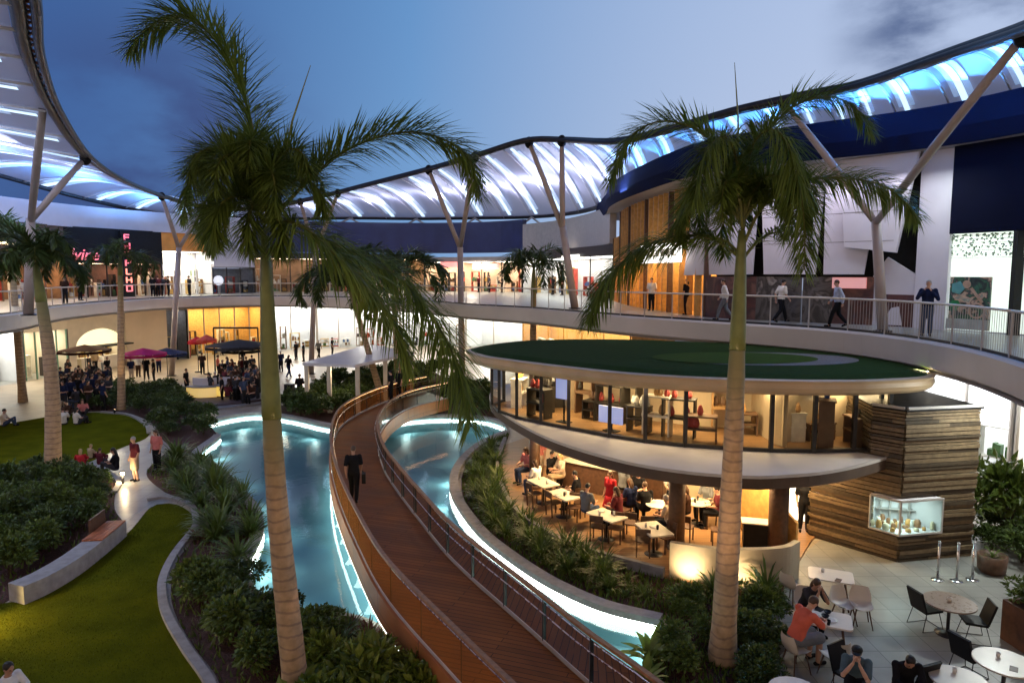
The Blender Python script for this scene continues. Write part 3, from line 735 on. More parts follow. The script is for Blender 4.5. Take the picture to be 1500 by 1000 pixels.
# --- ground floor, left to right
shop('lower_shop', 'bright white ground floor shop at the far left edge with stacked white goods', -120, 27, 0, 5.1, m_white, (1,.95,.85), 3.2, goods=5, seed=1, head=.9, mull=3)
t, q, L_, zt = shop('glass_entrance', 'green glazed ground floor entrance between the white shop and the arched shop', 27, 92, 0, 5.1, m_offw, (1,.86,.62), 2.6, goods=2, seed=2, mull=4, frame=mat('green frame', (.10,.22,.16), .4), head=1.5)
# arched shop
t, q, L_, zt = shop('arched_shop', 'cream ground floor shop with a large glowing semicircular arch over its counter', 92, 176, 0, 5.1, m_offw, (1,.9,.6), 2.8, goods=5, seed=3, mull=1, gl=False, head=.25)
am = MB(); cxs, R_ = L_*.58, L_*.44
n_ = 24; outr = []; 
for i in range(n_):
    a0, a1 = math.pi*i/n_, math.pi*(i+1)/n_
    p0 = (cxs - R_*math.cos(a0), 2.0 + min(2.75, R_*.62*math.sin(a0))); p1 = (cxs - R_*math.cos(a1), 2.0 + min(2.75, R_*.62*math.sin(a1)))
    am.add([q(p0[0],.0,p0[1]), q(p1[0],.0,p1[1]), q(p1[0],.0,4.86), q(p0[0],.0,4.86)], [(0,1,2,3)])
    am.add([q(p0[0],.0,p0[1]), q(p1[0],.0,p1[1]), q(p1[0],.35,p1[1]), q(p0[0],.35,p0[1])], [(3,2,1,0)])
am.add([q(0,0,0),q(cxs-R_,0,0),q(cxs-R_,0,4.86),q(0,0,4.86)],[(0,1,2,3)])
if cxs+R_ < L_: am.add([q(cxs+R_,0,0),q(L_,0,0),q(L_,0,4.86),q(cxs+R_,0,4.86)],[(0,1,2,3)])
part('arch_wall', am, m_offw, t)
ap = MB(); tri = [q(cxs - R_*math.cos(math.pi*i/n_), .33, 2.05 + min(2.7, R_*.6*math.sin(math.pi*i/n_))) for i in range(n_+1)]
ap.add(tri, [tuple(range(n_+1))]); part('lit_arch', ap, emit('glowing arch', (1,.86,.50), 1.15), t)
part('counter_canopy', MB().bar(q(cxs-R_,-.5,2.0), q(cxs+R_,-.5,2.0), 1.0, .12), m_black, t)
part('counter', MB().bar(q(cxs-R_+.3,.2,.55), q(cxs+R_-.3,.2,.55), .6, 1.08), m_offw, t)
wall_thing('rendered_wall', 'plain cream ground floor wall between the arched shop and the dark columns', 176, 238, 0, 5.08, mat('cream wall', (.58,.47,.37), .7, .07, .7))
shop('dark_entrance', 'recessed ground floor entrance behind dark columns with one white light', 238, 271, 0, 5.1, m_conc2, (.9,.9,1), .5, goods=1, seed=5, mull=2, head=.5, frame=m_black)
shop('warm_shop', 'warm lit ground floor shop with gold displays behind the red parasols', 271, 384, 0, 5.1, m_gold, (1,.80,.45), 3.0, goods=9, seed=6, head=.5, mull=5, frame=m_steel)
shop('white_store', 'dazzling white ground floor store right of the tall palm trunk', 384, 462, 0, 5.1, m_white, (1,.98,.92), 4.2, goods=4, seed=7, head=.35, mull=2, frame=m_white)
shop('white_store', 'bright white ground floor store with yellow goods behind the white pergola', 462, 585, 0, 5.1, m_white, (1,.96,.88), 3.8, goods=7, seed=8, head=.35, mull=4, frame=m_white)
shop('white_store', 'bright white ground floor store hidden by hanging fronds in the middle', 585, 682, 0, 5.1, m_white, (1,.95,.84), 3.8, goods=4, seed=9, head=.35, mull=3, frame=m_white)
shop('white_store', 'overexposed white ground floor store just left of the grassed roof', 682, 766, 0, 5.1, m_white, (1,.97,.86), 4.5, goods=0, seed=10, head=.3, mull=2, frame=m_white)
shop('golden_store', 'golden lit ground floor store seen just above the grassed roof', 766, 925, 0, 5.1, m_gold, (1,.82,.5), 3.6, goods=8, seed=11, head=.3, mull=6, frame=m_gold)
# ground floor at the right, under the gallery, set further back
ra, rb = V((15.2,27.5,0)), V((17.6,23.6,0))
t, q, L_, zt = shop('white_shopfront', 'white lit ground floor shopfront under the gallery right of the timber kiosk', 0, 1, 0, 5.09, m_white, (.95,.98,1), 4.0, goods=3, seed=12, head=.9, mull=3, frame=m_white, ends=(ra, rb))
t, q, L_, zt = shop('yellow_shopfront', 'lit ground floor shopfront with a yellow picture at the right edge under the gallery', 2, 3, 0, 5.09, m_white, (1,.97,.9), 4.0, goods=1, seed=13, head=.9, mull=2, frame=m_white, ends=(V((17.65,23.52,0)), V((20.5,19.5,0))))
part('picture', MB().bar(q(.5,.5,2.2), q(2.2,.5,2.2), .06, 2.4), emit('yellow picture', (1,.62,.10), 1.0), t)
# --- upper floor
t, q, L_, zt = shop('timber_shop', 'brown upper floor shop with small lights at the far left behind the leaning palm', -160, 95, 6, WZ+1.0, mat('brown wall', (.22,.11,.06), .6, .4, 1.5), (1,.72,.4), 3.4, goods=14, seed=21, head=1.5, mull=7, frame=m_dwood, head_m=m_dwood)
t, q, L_, zt = shop('black_shop', 'black upper floor shopfront with a red script sign', 95, 238, 6, WZ+1.0, mat('maroon wall', (.11,.05,.04), .6, .4, 1.5), (1,.6,.35), 1.7, goods=12, seed=22, head=2.9, mull=5, frame=m_black, head_m=m_black)
u = (q(L_,0,0)-q(0,0,0)).normalized(); m_neon = emit('red neon', (1,.015,.03), 1.2)
sp0 = hit(101); letters('script_sign', 'Junglyine', 1.3, V((sp0.x,sp0.y,9.45)) + V((u.y,-u.x,0))*.35, u, m_neon, t, shear=.3)
vp = hit(178); sg = thing('blade_sign', 'tall vertical red lit sign standing at the black shopfront', 'sign', (vp.x,vp.y,6)); o_ = V((-u.y,u.x,0)); o_ = o_ if o_.y < 0 else -o_
b0 = V((vp.x,vp.y,0))+o_*.8
part('panel', MB().bar(b0+V((0,0,6.0)), b0+V((0,0,11.6)), 1.0, .22, up=(u.y,-u.x,0)), m_black, sg)
for k in range(7):
    zz = 6.7+k*.72
    lb = MB(); e0 = b0+o_*.13
    H_ = lambda dz, w_, dx=0: lb.bar(e0+u*(dx-w_/2)+V((0,0,zz+dz)), e0+u*(dx+w_/2)+V((0,0,zz+dz)), .05, .11)
    V_ = lambda dx, h_, dz=0: lb.bar(e0+u*dx+V((0,0,zz+dz-h_/2)), e0+u*dx+V((0,0,zz+dz+h_/2)), .05, .12, up=(u.x,u.y,0))
    if k in (0,): H_(.22,.46); H_(-.22,.46); V_(-.24,.5); V_(.24,.5)
    elif k in (1,5): V_(-.22,.5); V_(.22,.5); H_(0,.4)
    elif k in (2,): V_(-.2,.5); H_(-.22,.5,.03)
    elif k in (3,): V_(-.22,.5); H_(.22,.42); H_(.0,.36); V_(.2,.22,.11)
    elif k in (4,): V_(0,.5); H_(.22,.5)
    else: H_(.22,.44); H_(0,.36); V_(-.22,.5)
    part('letter', lb, m_neon if k not in (1,2) else emit('orange neon', (1,.16,.04), 1.6), sg)
t, q, L_, zt = shop('white_shop', 'bright white upper floor shop with an orange fascia and green pictures', 238, 311, 6, WZ+.98, m_white, (1,.93,.75), 4.2, goods=6, seed=23, head=1.7, mull=3, frame=m_white, head_m=m_orange, gl=False)
part('shop_sign', MB().bar(q(L_*.5,-.25,9.0), q(L_,-.25,9.0), .1, .22), emit('lit sign edge', (1,.95,.8), 2.5), t)
for k in range(4): part('picture', MB().bar(q(1+k*1.6,2.9,8.0), q(1.6+k*1.6,2.9,8.0), .05, .5), pal[(6,3,6,4)[k]], t)
wall_thing('clad_wall', 'pale lavender upper wall left of the tall palm', 311, 372, 8.6, WZ+.97, m_lav)
t, q, L_, zt = shop('dark_window', 'dark upper floor window band under the lavender wall', 311, 372, 6, 8.6, m_conc2, (.6,.7,1), .25, goods=3, seed=24, head=.1, mull=3)
p = D(320,411,60); lp = thing('round_sign', 'round white sign on a post beside the dark window band', 'sign', (p.x,p.y,6))
part('pole', MB().tube([(p.x,p.y,6),(p.x,p.y,7.0)], .05, 8), m_steel, lp); part('disc', MB().tube([(p.x,p.y+.05,7.36),(p.x,p.y-.05,7.36)], .42, 24), emit('white sign face', (.8,.85,1), .75), lp)
t, q, L_, zt = shop('upper_shop', 'dim upper floor shop right behind the tall palm crown', 372, 500, 6, WZ-.6, mat('dim wall', (.25,.16,.11), .6, .4, 1), (1,.7,.45), 1.2, goods=9, seed=25, head=.6, mull=5, head_m=m_dark)
t, q, L_, zt = shop('upper_shop', 'warm lit upper floor shop behind the dark palm fronds in the centre', 500, 622, 6, WZ-.6, mat('tan wall', (.40,.25,.15), .6, .4, 1), (1,.72,.42), 2.0, goods=10, seed=26, head=.6, mull=5, head_m=m_dark)
t, q, L_, zt = shop('red_sign_shop', 'bright upper floor shop with red signs in the centre', 622, 765, 6, WZ-1.0, mat('pink wall', (.6,.42,.32), .6, .3, 1), (1,.84,.6), 3.6, goods=10, seed=27, head=.5, mull=5, head_m=mat('grey fascia', (.34,.31,.28), .5, .1, 1))
for s0, s1, zz in ((.18,.42,8.9),(.52,.78,8.7)): part('red_sign', MB().bar(q(L_*s0,-.2,zz), q(L_*s1,-.2,zz), .12, .6), emit('red sign face', (1,.10,.03), 1.0), t)
t, q, L_, zt = shop('upper_shop', 'white and black upper floor shop left of the golden shop', 765, 899, 6, WZ-.6, m_white, (1,.95,.85), 2.6, goods=10, seed=28, head=.8, mull=5, head_m=m_dark)
for s0, s1 in ((.10,.22),(.55,.72)): part('shop_sign', MB().bar(q(L_*s0,-.25,9.35), q(L_*s1,-.25,9.35), .12, .35), emit('white sign bar', (1,.95,.85), 2.2), t)
# parapet walls above the upper shops
wall_thing('parapet', 'pale parapet wall above the left upper shops', -160, 372, WZ+.95, 13.4, m_lav, .5, 'parapet', .25, 24)
wall_thing('parapet', 'dark navy wall above the central upper shops under the canopy', 372, 770, WZ-.55, 13.4, m_navy, .5, 'parapet', .1, 24)
wall_thing('parapet', 'grey parapet right of the navy wall behind the small palms', 770, 900, WZ-.55, 12.9, m_steel, .5, 'parapet', .1, 12)
# golden timber shop
gpts = [hit(px) for px in (900,920,945,970,1000,1036)]
gt = thing('golden_shop', 'tall golden timber upper floor shop with glowing fins and a white lit sign', 'shop', (gpts[3].x,gpts[3].y,6))
bk = offset(gpts, 1.6) if offset(gpts,1.6)[2].x > gpts[2].x else offset(gpts,-1.6)
part('inner_wall', MB().strip(up(bk,6.0), up(bk,12.0)), m_gold, gt); part('floor', MB().strip(up(gpts,6.012), up(bk,6.012)), m_gold, gt); part('ceiling', MB().strip(up(gpts,9.1), up(bk,9.1)), m_offw, gt)
gl_ = cr(gpts, 26)
for i, p_ in enumerate(gl_):
    part('fin', MB().bar((p_.x,p_.y,6.0),(p_.x,p_.y,12.1 if i > 4 else 10.5), .12, .30, up=(1,0,0)), m_gold if i % 5 else m_dwood, gt)
for k in range(6):
    p_ = gl_[2+k*4].lerp(V((bk[2].x,gl_[2+k*4].y,0)), .0); c_ = V((p_.x+.8,p_.y,9.0)); lamp('AREA', 'shop_light', c_, 110, (1,.62,.22), .6)
s_a, s_b = gl_[16], gl_[23]; dn = V((-.55,-.35,0))
part('sign_board', MB().bar(V((s_a.x,s_a.y,9.0))+dn, V((s_b.x,s_b.y,9.0))+dn, .15, .95), emit('white lit sign', (1,.97,.9), 3.0), gt)
for k in range(7):
    c_ = V((s_a.x,s_a.y,9.0)).lerp(V((s_b.x,s_b.y,9.0)), .12+k*.125)+dn*1.16; part('letter', MB().lathe([(.02,-.18),(.13,-.14),(.15,.1),(.05,.2)], c_, 8), m_offw, gt)
# blue roof edge sweeping over it
bc = [V((6.9,56,0)),V((6.9,51,0)),V((6.4,45,0)),V((6.9,38,0)),V((8.3,30.8,0)),V((11.0,27.6,0)),V((14.0,25.0,0)),V((15.6,22.6,0)),V((17,18,0)),V((17.6,13,0))]
bcs = cr(bc, 90)
rb_ = thing('roof_edge', 'deep blue curved roof edge over the right hand buildings', 'roof edge', (8.3,30.8,12.2))
sgn = 1 if offset(bcs, 1)[40].x > bcs[40].x else -1
e = MB(); 
for a, b in (((0,12.35),(-.12,12.9)),((-.12,12.9),(0,13.75)),((1.6,12.25),(0,12.35))):
    e.strip(up(offset(bcs,a[0]*sgn),a[1]), up(offset(bcs,b[0]*sgn),b[1]))
part('fascia', e, mat('deep blue fascia', (.009,.012,.038), .85, .15, .6, spec=.05), rb_, True)
part('soffit', MB().strip(up(offset(bcs,.03*sgn),12.34), up(offset(bcs,2.2*sgn),12.2)), m_steel, rb_)
# white folded panels and hoarding at the right
wall_thing('recess_wall', 'dark recessed wall behind the white folded panels', 1036, 1345, 7.8, 12.3, m_black, .2, 'wall', .75, 20)
def fp(px, z, dn=.0):
    p_ = hit(px); q_ = hit(px+4); n_ = V((-(q_-p_).y,(q_-p_).x,0)).normalized(); n_ = n_ if n_.dot(V((-6,15,0))-p_) > 0 else -n_
    return V((p_.x,p_.y,z)) + n_*dn
panels = [([(1024,12.3),(1112,12.3),(1106,7.95),(1010,7.9)],.30), ([(1112,12.3),(1206,12.3),(1196,7.95),(1121,7.95)],.18), ([(1206,12.3),(1290,12.3),(1268,7.95),(1209,7.95)],.30), ([(1228,12.3),(1350,12.3),(1322,8.75),(1240,9.0)],.55), ([(1280,7.9),(1300,8.6),(1345,7.9),(1344,6.05),(1280,6.05)],.05)]
plab = ['broad white folded facade panel right of the golden shop','white folded facade panel behind the right palm crownshaft','white folded facade panel left of the dark triangular gap','large white facade flap overlapping above the small upper palm','pale lower wall panel left of the man in navy']
for (pts, dn), lb in zip(panels, plab):
    A = [fp(x,z,dn) for x,z in pts]; B = [fp(x,z,dn-.12) for x,z in pts]; n_ = len(A)
    m_ = MB(); m_.add(A, [tuple(range(n_))]); m_.add(B, [tuple(range(n_-1,-1,-1))]); m_.add(A+B, [(i,(i+1)%n_,n_+(i+1)%n_,n_+i) for i in range(n_)])
    if n_ == 4:
        for z_ in (9.2,10.3,11.4):
            f0 = (pts[0][1]-z_)/(pts[0][1]-pts[3][1]); f1 = (pts[1][1]-z_)/(pts[1][1]-pts[2][1])
            if 0 < f0 < 1 and 0 < f1 < 1:
                a_ = fp(pts[0][0]+(pts[3][0]-pts[0][0])*f0+1, z_, dn+.002); b_ = fp(pts[1][0]+(pts[2][0]-pts[1][0])*f1-1, z_, dn+.002); m_.bar(a_, b_, .006, .022, mi=1)
    solo('facade_panel', m_, [m_lav, m_conc2], lb, 'facade panel', 'white folded panels of the right facade')
m_mur = mural('grey street mural', [(.012,.010,.010),(.03,.025,.024),(.10,.09,.085),(.02,.015,.015),(.30,.27,.25),(.04,.03,.03)], .9)
m_mur2 = mural('red brown mural', [(.02,.01,.01),(.10,.03,.025),(.05,.02,.02),(.16,.07,.05),(.03,.02,.02)], .8)
hl = [(1036,1110,m_mur2,'brown end section of the printed hoarding beside the golden shop'),(1110,1176,m_mur,'black and white printed hoarding section behind the walker in black trousers'),(1178,1222,m_mur,'grey printed hoarding section left of the red sign'),(1222,1282,m_mur2,'dark red printed hoarding section below the red sign'),(1298,1345,m_mur2,'dark printed hoarding section left of the man in navy')]
for a, b, m_, lb in hl:
    t, _ = wall_thing('hoarding', lb, a, b, 6.0, 7.85 if b < 1290 else 7.2, m_, .1, 'hoarding', .12 if False else .0, 4)
a, b = fp(1222,7.62,.2), fp(1272,7.62,.2); rs = thing('red_sign', 'red sign board above the printed hoarding', 'sign', a)
part('board', MB().bar(a, b, .12, .42), emit('red board', (1,.08,.03), .35), rs)
# end pillar, navy wall, lit shopfront with the poster
wall_thing('white_pillar', 'tall white wall pillar left of the lit poster shopfront', 1345, 1392, 6.0, 12.3, m_lav, .5, 'pillar', .35, 3)
wall_thing('navy_wall', 'dark navy upper wall above the lit poster shopfront', 1392, 1640, 9.35, 12.4, mat('midnight cladding', (.005,.006,.017), .85, .2, .8, spec=.05), .4, 'wall', .2, 6)
lf = thing('poster_shopfront', 'white lit shopfront with patterned top and a large dark poster', 'shop', hit(1440)+V((0,0,6)))
for a, b in ((1394,1491),(1497,1640)):
    A0, B0 = fp(a,0,0), fp(b,0,0)
    part('lit_panel', MB().bar(A0+V((0,0,7.7)), B0+V((0,0,7.7)), .1, 3.3), emit('backlit white panel', (.86,1,.86), 1.05), lf)
    lc = MB(); rng = random.Random(4)
    for k in range(230):                                     # pierced leaf pattern along the top
        s_ = rng.random(); zz = 9.3-rng.random()**1.6*.75; c_ = A0.lerp(B0, s_)+V((0,0,zz)); c_ = c_ + (fp(a,0,.1)-A0)
        r_ = rng.uniform(.02,.045); uu = (B0-A0).normalized(); an = rng.uniform(0,3)
        lc.add([c_+uu*(r_*math.cos(an+i*1.2566))+V((0,0,r_*math.sin(an+i*1.2566))) for i in range(5)], [(0,1,2,3,4)])
    for k in range(7): lc.bar(A0+(fp(a,0,.1)-A0)+V((0,0,8.52+k*.125)), B0+(fp(a,0,.1)-A0)+V((0,0,8.52+k*.125)), .004, .014)
    part('leaf_pattern', lc, mat('pale green print', (.42,.55,.42), .5), lf)
part('gap_post', MB().bar(fp(1494,6,.12), fp(1494,9.35,.12), .3, .2), m_black, lf)
a, b = fp(1402,0,.32), fp(1462,0,.32)
po = thing('poster', 'large dark poster of a rider with green shapes behind the balustrade', 'poster', a+V((0,0,6)))
part('picture', MB().bar(a+V((0,0,7.0)), b+V((0,0,7.0)), .08, 1.75), mural('rider picture', [(.01,.015,.015),(.02,.03,.03),(.03,.10,.05),(.02,.02,.03),(.38,.26,.18),(.10,.14,.13),(.50,.45,.30)], 2.3, .25), po)
uu = (b-a); wdt = uu.length; uu.normalize(); oo = fp(1402,0,.38)-fp(1402,0,.32)
fg = MB(); c0 = a + uu*wdt*.62 + oo                          # the rider: head, bent body, arm, and a round wheel
def disc(mb, c, r, n=14, w=None):
    if w: mb.add([c+uu*(rr*math.cos(i*2*math.pi/n))+V((0,0,rr*math.sin(i*2*math.pi/n))) for rr in (r, r-w) for i in range(n)], [(i,(i+1)%n,n+(i+1)%n,n+i) for i in range(n)])
    else: mb.add([c+uu*(r*math.cos(i*2*math.pi/n))+V((0,0,r*math.sin(i*2*math.pi/n))) for i in range(n)], [tuple(range(n))])
disc(fg, c0-uu*.25+V((0,0,7.62)), .14); disc(fg, c0+uu*.12+V((0,0,6.75)), .28, 18, .07)
fg.bar(c0-uu*.1+V((0,0,7.5)), c0+uu*.28+V((0,0,7.02)), .02, .09); fg.bar(c0-uu*.5+V((0,0,6.75)), c0-uu*.1+V((0,0,6.95)), .02, .12)
part('rider', fg, mat('printed skin tone', (.5,.34,.24), .5), po)
gs = MB(); disc(gs, a+uu*.28+oo+V((0,0,7.5)), .24, 5); part('pale_shape', gs, mat('printed cyan', (.12,.36,.36), .5), po)
gs = MB(); disc(gs, a+uu*.22+oo+V((0,0,6.9)), .2, 6); part('green_shape', gs, mat('printed green', (.02,.20,.06), .5), po)
part('caption_strip', MB().bar(a-uu*.06+V((0,0,6.0+.27)), b+uu*.0+V((0,0,6.27)), .12, .36), mat('pale strip', (.42,.46,.44), .5), po)
# ================================================================== canopy over the gallery
RING = [(10,-60,12.5),(25,0,14.5),(40,80,18.5),(75,160,25),(125,228,34),(182,265,43),(237,287,52),(300,303,56),(380,305,57),(460,290,55),(540,270,51),(630,247,46),(700,227,42),(770,206,40),(830,205,38),(900,207,33),(980,190,29.5),(1075,163,26.8),(1180,140,24.5),(1260,124,22.5),(1400,76,18),(1500,42,15),(1600,0,12.5),(1760,-85,9.8)]
OUT = [(-34,6,14.9),(-35,10,15),(-37,16,15.1),(-38.5,24,15.2),(-39,34,15.3),(-37.5,46,15.4),(-35.3,57,14.2),(-32,64,13.5),(-25.5,71.5,13.7),(-17.5,76,14.1),(-10.5,77,14.1),(-4,76,14.1),(2,71,13.8),(6,62,13.5),(7.6,51,13.4),(8,43,13.8),(9,34,13.9),(11.2,30,13.9),(13,28,13.9),(14.6,26.5,13.9),(16.8,23.5,13.9),(18,20.5,13.9),(19,16,13.9),(19.6,11,13.9)]
ringp = [D(*p) for p in RING]; outp = [V(p) for p in OUT]
def cr_idx(pts, t):
    k = len(pts); i = min(int(t), k-2); f = t-i
    b, c = pts[i], pts[i+1]; a = pts[i-1] if i else b*2-c; d = pts[i+2] if i+2 < k else c*2-b
    return 0.5*((2*b)+(c-a)*f+(2*a-5*b+4*c-d)*f*f+(3*b-a-3*c+d)*f**3)
ca = thing('canopy', 'translucent ring canopy with glowing blue ribs above the gallery', 'canopy', (8,43,13.8))
m_fab = bpy.data.materials.new('canopy foil'); m_fab.use_nodes = True; nt = m_fab.node_tree; N = nt.nodes; L = nt.links.new; b_ = N['Principled BSDF']
b_.inputs['Base Color'].default_value = (.72,.70,.80,1); b_.inputs['Roughness'].default_value = .35
tr = N.new('ShaderNodeBsdfTranslucent'); tr.inputs['Color'].default_value = (.70,.70,.78,1); mx = N.new('ShaderNodeMixShader'); mx.inputs[0].default_value = .5
L(b_.outputs[0], mx.inputs[1]); L(tr.outputs[0], mx.inputs[2])
tp = N.new('ShaderNodeBsdfTransparent'); tp.inputs[0].default_value = (.7,.75,.9,1); m2 = N.new('ShaderNodeMixShader'); m2.inputs[0].default_value = .12
L(mx.outputs[0], m2.inputs[1]); L(tp.outputs[0], m2.inputs[2]); L(m2.outputs[0], N['Material Output'].inputs['Surface'])
m_cled = emit('canopy light strip', (.52,.76,1.0), 1.5)
m_cled2 = emit('canopy foil glow', (.34,.56,1.0), .5)
K = len(RING)-1; per = 2; NB = K*per
def surf(t, s, bulge=0.0):
    a, b = cr_idx(ringp, t), cr_idx(outp, t); p = a.lerp(b, s)
    p.z += 1.0*math.sin(math.pi*s)*.55 + bulge*math.sin(math.pi*s)
    return p
for k in range(NB):
    m_ = MB(); ns, nt_ = 12, 6
    for j in range(nt_+1):
        t = (k + j/nt_)/per
        for i in range(ns+1): m_.v.append(tuple(surf(t, i/ns*.985+.008, (.45 if k < 24 else .16)*math.sin(math.pi*j/nt_))))
    m_.f = [(j*(ns+1)+i, j*(ns+1)+i+1, (j+1)*(ns+1)+i+1, (j+1)*(ns+1)+i) for j in range(nt_) for i in range(ns)]; m_.m = [0]*len(m_.f)
    part('foil_cushion', m_, m_fab, ca, True)
for k in range(NB+1):
    t = k/per; pts = [surf(t, i/14) - V((0,0,.10)) for i in range(15)]
    part('rib', MB().tube(pts, .045, 6), m_white, ca, True)
    tt = t + (.10 if t < K-.2 else -.1)
    A = [surf(min(K,tt), i/14*.92+.03, .10) - V((0,0,.09)) for i in range(15)]; B = [surf(min(K,tt+.055), i/14*.92+.03, .12) - V((0,0,.09)) for i in range(15)]
    part('light_strip', MB().strip(A, B), m_cled, ca)
    for d0, d1 in ((-.05,-.01),(.065,.115)):
        A2 = [surf(min(K,max(0,tt+d0)), i/14*.8+.08, .12) - V((0,0,.085)) for i in range(15)]; B2 = [surf(min(K,max(0,tt+d1)), i/14*.8+.08, .14) - V((0,0,.085)) for i in range(15)]
        part('light_strip', MB().strip(A2, B2), m_cled2, ca)  # dim emissive bands added beside each strip, imitating the foil's spread glow
rg = [cr_idx(ringp, i*K/110) for i in range(111)]
# ring beam: twin tubes laced by short struts
oo_ = [cr_idx(outp, i*K/110) for i in range(111)]
rin = [p + (p-q).normalized()*.35 for p, q in zip(rg, oo_)]
part('ring_beam', MB().tube(rg, .17, 10), m_dark, ca, True)
part('inner_ring_tube', MB().tube([p+V((0,0,-.12)) for p in rin], .11, 8), m_dark, ca, True)
lc = MB()
for i in range(110):
    lc.tube([rg[i], rin[i]+V((0,0,-.12))], .045, 5); lc.tube([rin[i]+V((0,0,-.12)), rg[i+1]], .04, 5)
part('lacing', lc, mat('rust primer', (.16,.07,.05), .5, .3, 5), ca)
part('outer_beam', MB().tube([cr_idx(outp, i*K/110) + V((0,0,-.05)) for i in range(111)], .2, 8), m_dark, ca, True)
zz = MB()
o_z = [cr_idx(outp, 8+i*.5) for i in range(10)]
for i in range(9):
    a, b = o_z[i], o_z[i+1]; f = lambda p, dz: V((p.x, p.y-1.2, p.z+dz))
    zz.tube([f(a, -.2 if i % 2 == 0 else -2.2), f(b, -2.2 if i % 2 == 0 else -.2)], .10, 6)
part('brace', zz, m_steel, ca)
# uplights fixed under the canopy
for t, w, c_ in ((.3,500,(.55,.68,1)),(.9,900,(.52,.68,1)),(1.6,1300,(.54,.68,1)),(2.4,1200,(.62,.68,1)),(3.3,1100,(.60,.68,1)),(4.4,1100,(.22,.46,1)),(5.4,1100,(.10,.36,1)),(6.4,800,(.12,.40,1)),(8.5,480,(.62,.66,1)),(9.6,560,(.64,.68,1)),(10.6,640,(.66,.69,1)),(11.6,640,(.66,.69,1)),(12.6,600,(.64,.69,1)),(13.6,460,(.58,.66,1)),(14.6,260,(.3,.5,1))):
    p = surf(t, .5); lamp('AREA', 'canopy_uplight', p-V((0,0,1.9)), w, c_, 1.6, p+V((0,0,3)))
for t, w in ((.2,420),(.7,420),(1.2,520),(1.9,520),(2.6,560),(3.3,600),(4.0,600),(4.7,520)):
    p = surf(t, .2); lamp('AREA', 'canopy_uplight', p-V((0,0,1.3)), w, (.60,.68,1), 1.2, surf(t, .5)+V((0,0,1)))
for k in range(15):                                          # cove lights behind the roof edge
    t = 14.9 + k*.48; p = surf(t, .70); q_ = surf(t, .1)
    lamp('AREA', 'canopy_uplight', p-V((0,0,.62)), 75 if k < 8 else 150, (.06,.34,1), .5, q_+V((0,0,1.2)))
# tree like support columns
COLS = [((42,462,32.4),(45,320,32),[(64,150,25.3),(125,232,34)],6.0,'forked steel support column standing at the far left of the gallery'),
        ((250,520,53),(262,362,53),[(237,288,52),(300,304,56)],0,'forked steel support column left of the tall palm crown'),
        ((456,560,54),(462,370,54),[(440,296,55.5),(495,283,53)],0,'forked steel support column behind the tall palm'),
        ((677,560,45),(674,362,45),[(628,249,46),(696,230,42.5)],0,'forked steel support column in the middle of the courtyard'),
        ((842,452,38.5),(824,333,38.5),[(775,209,40),(823,207,38.2)],6.0,'forked steel support column right of the centre palm'),
        ((1293,487,23.3),(1283,322,23.3),[(1500,52,15.1),(1150,152,25.2)],6.0,'thick forked steel support column behind the right palm')]
for (b, f, tg, zb, lb) in COLS:
    B, Fk = D(*b), D(*f); B = V((B.x,B.y,zb)); t = thing('support_column', lb, 'column', B, 'forked columns carrying the canopy')
    k = 1.0 if Fk.y > 30 else .8
    m_ = mat('column steel', (.40,.33,.30), .45, .1, 2)
    part('base_plate', MB().lathe([(.36*k,0),(.36*k,.05),(.24*k,.08)], B, 14), m_dark, t)
    part('post', MB().tube([B+V((0,0,.06)), Fk], [.22*k,.19*k], 14), m_, t, True)
    for g in tg:
        G = D(*g); part('strut', MB().tube([Fk-V((0,0,.1)), Fk.lerp(G,.5), G], [.14*k,.16*k,.12*k], 12), m_, t, True)
        part('bracket', MB().ball(G, .26*k, .26*k, .34*k), m_black, t, True)
# ================================================================== vegetation
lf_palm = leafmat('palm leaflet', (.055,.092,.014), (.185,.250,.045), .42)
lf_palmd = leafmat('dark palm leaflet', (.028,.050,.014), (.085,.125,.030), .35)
m_rach = mat('frond midrib', (.13,.14,.03), .5, .3, 5)
m_shaft = mat('crown shaft', (.17,.19,.055), .4, .25, 3)
mt = bpy.data.materials.new('ringed palm trunk'); mt.use_nodes = True; nt = mt.node_tree; N = nt.nodes; L = nt.links.new; b_ = N['Principled BSDF']
tc = N.new('ShaderNodeTexCoord'); wv = N.new('ShaderNodeTexWave'); wv.bands_direction = 'Z'; wv.inputs['Scale'].default_value = 1.5; wv.inputs['Distortion'].default_value = 3.2; wv.inputs['Detail'].default_value = 3; wv.inputs['Detail Scale'].default_value = 1.2
L(tc.outputs['Object'], wv.inputs['Vector']); rp = N.new('ShaderNodeValToRGB'); e = rp.color_ramp.elements; e[0].position = .02; e[0].color = (.25,.16,.095,1); e[1].position = .18; e[1].color = (.38,.245,.12,1)
no = N.new('ShaderNodeTexNoise'); no.inputs['Scale'].default_value = 7; no.inputs['Detail'].default_value = 6; L(tc.outputs['Object'], no.inputs['Vector'])
mx = N.new('ShaderNodeMix'); mx.data_type = 'RGBA'; mx.blend_type = 'OVERLAY'; mx.inputs[0].default_value = .55; L(wv.outputs['Fac'], rp.inputs['Fac']); L(rp.outputs['Color'], mx.inputs[6]); L(no.outputs['Fac'], mx.inputs[7])
gz = N.new('ShaderNodeSeparateXYZ'); L(tc.outputs['Generated'], gz.inputs[0]); gr_ = N.new('ShaderNodeMapRange'); gr_.interpolation_type = 'SMOOTHSTEP'; gr_.inputs[1].default_value = .72; gr_.inputs[2].default_value = 1.0; L(gz.outputs['Z'], gr_.inputs[0])
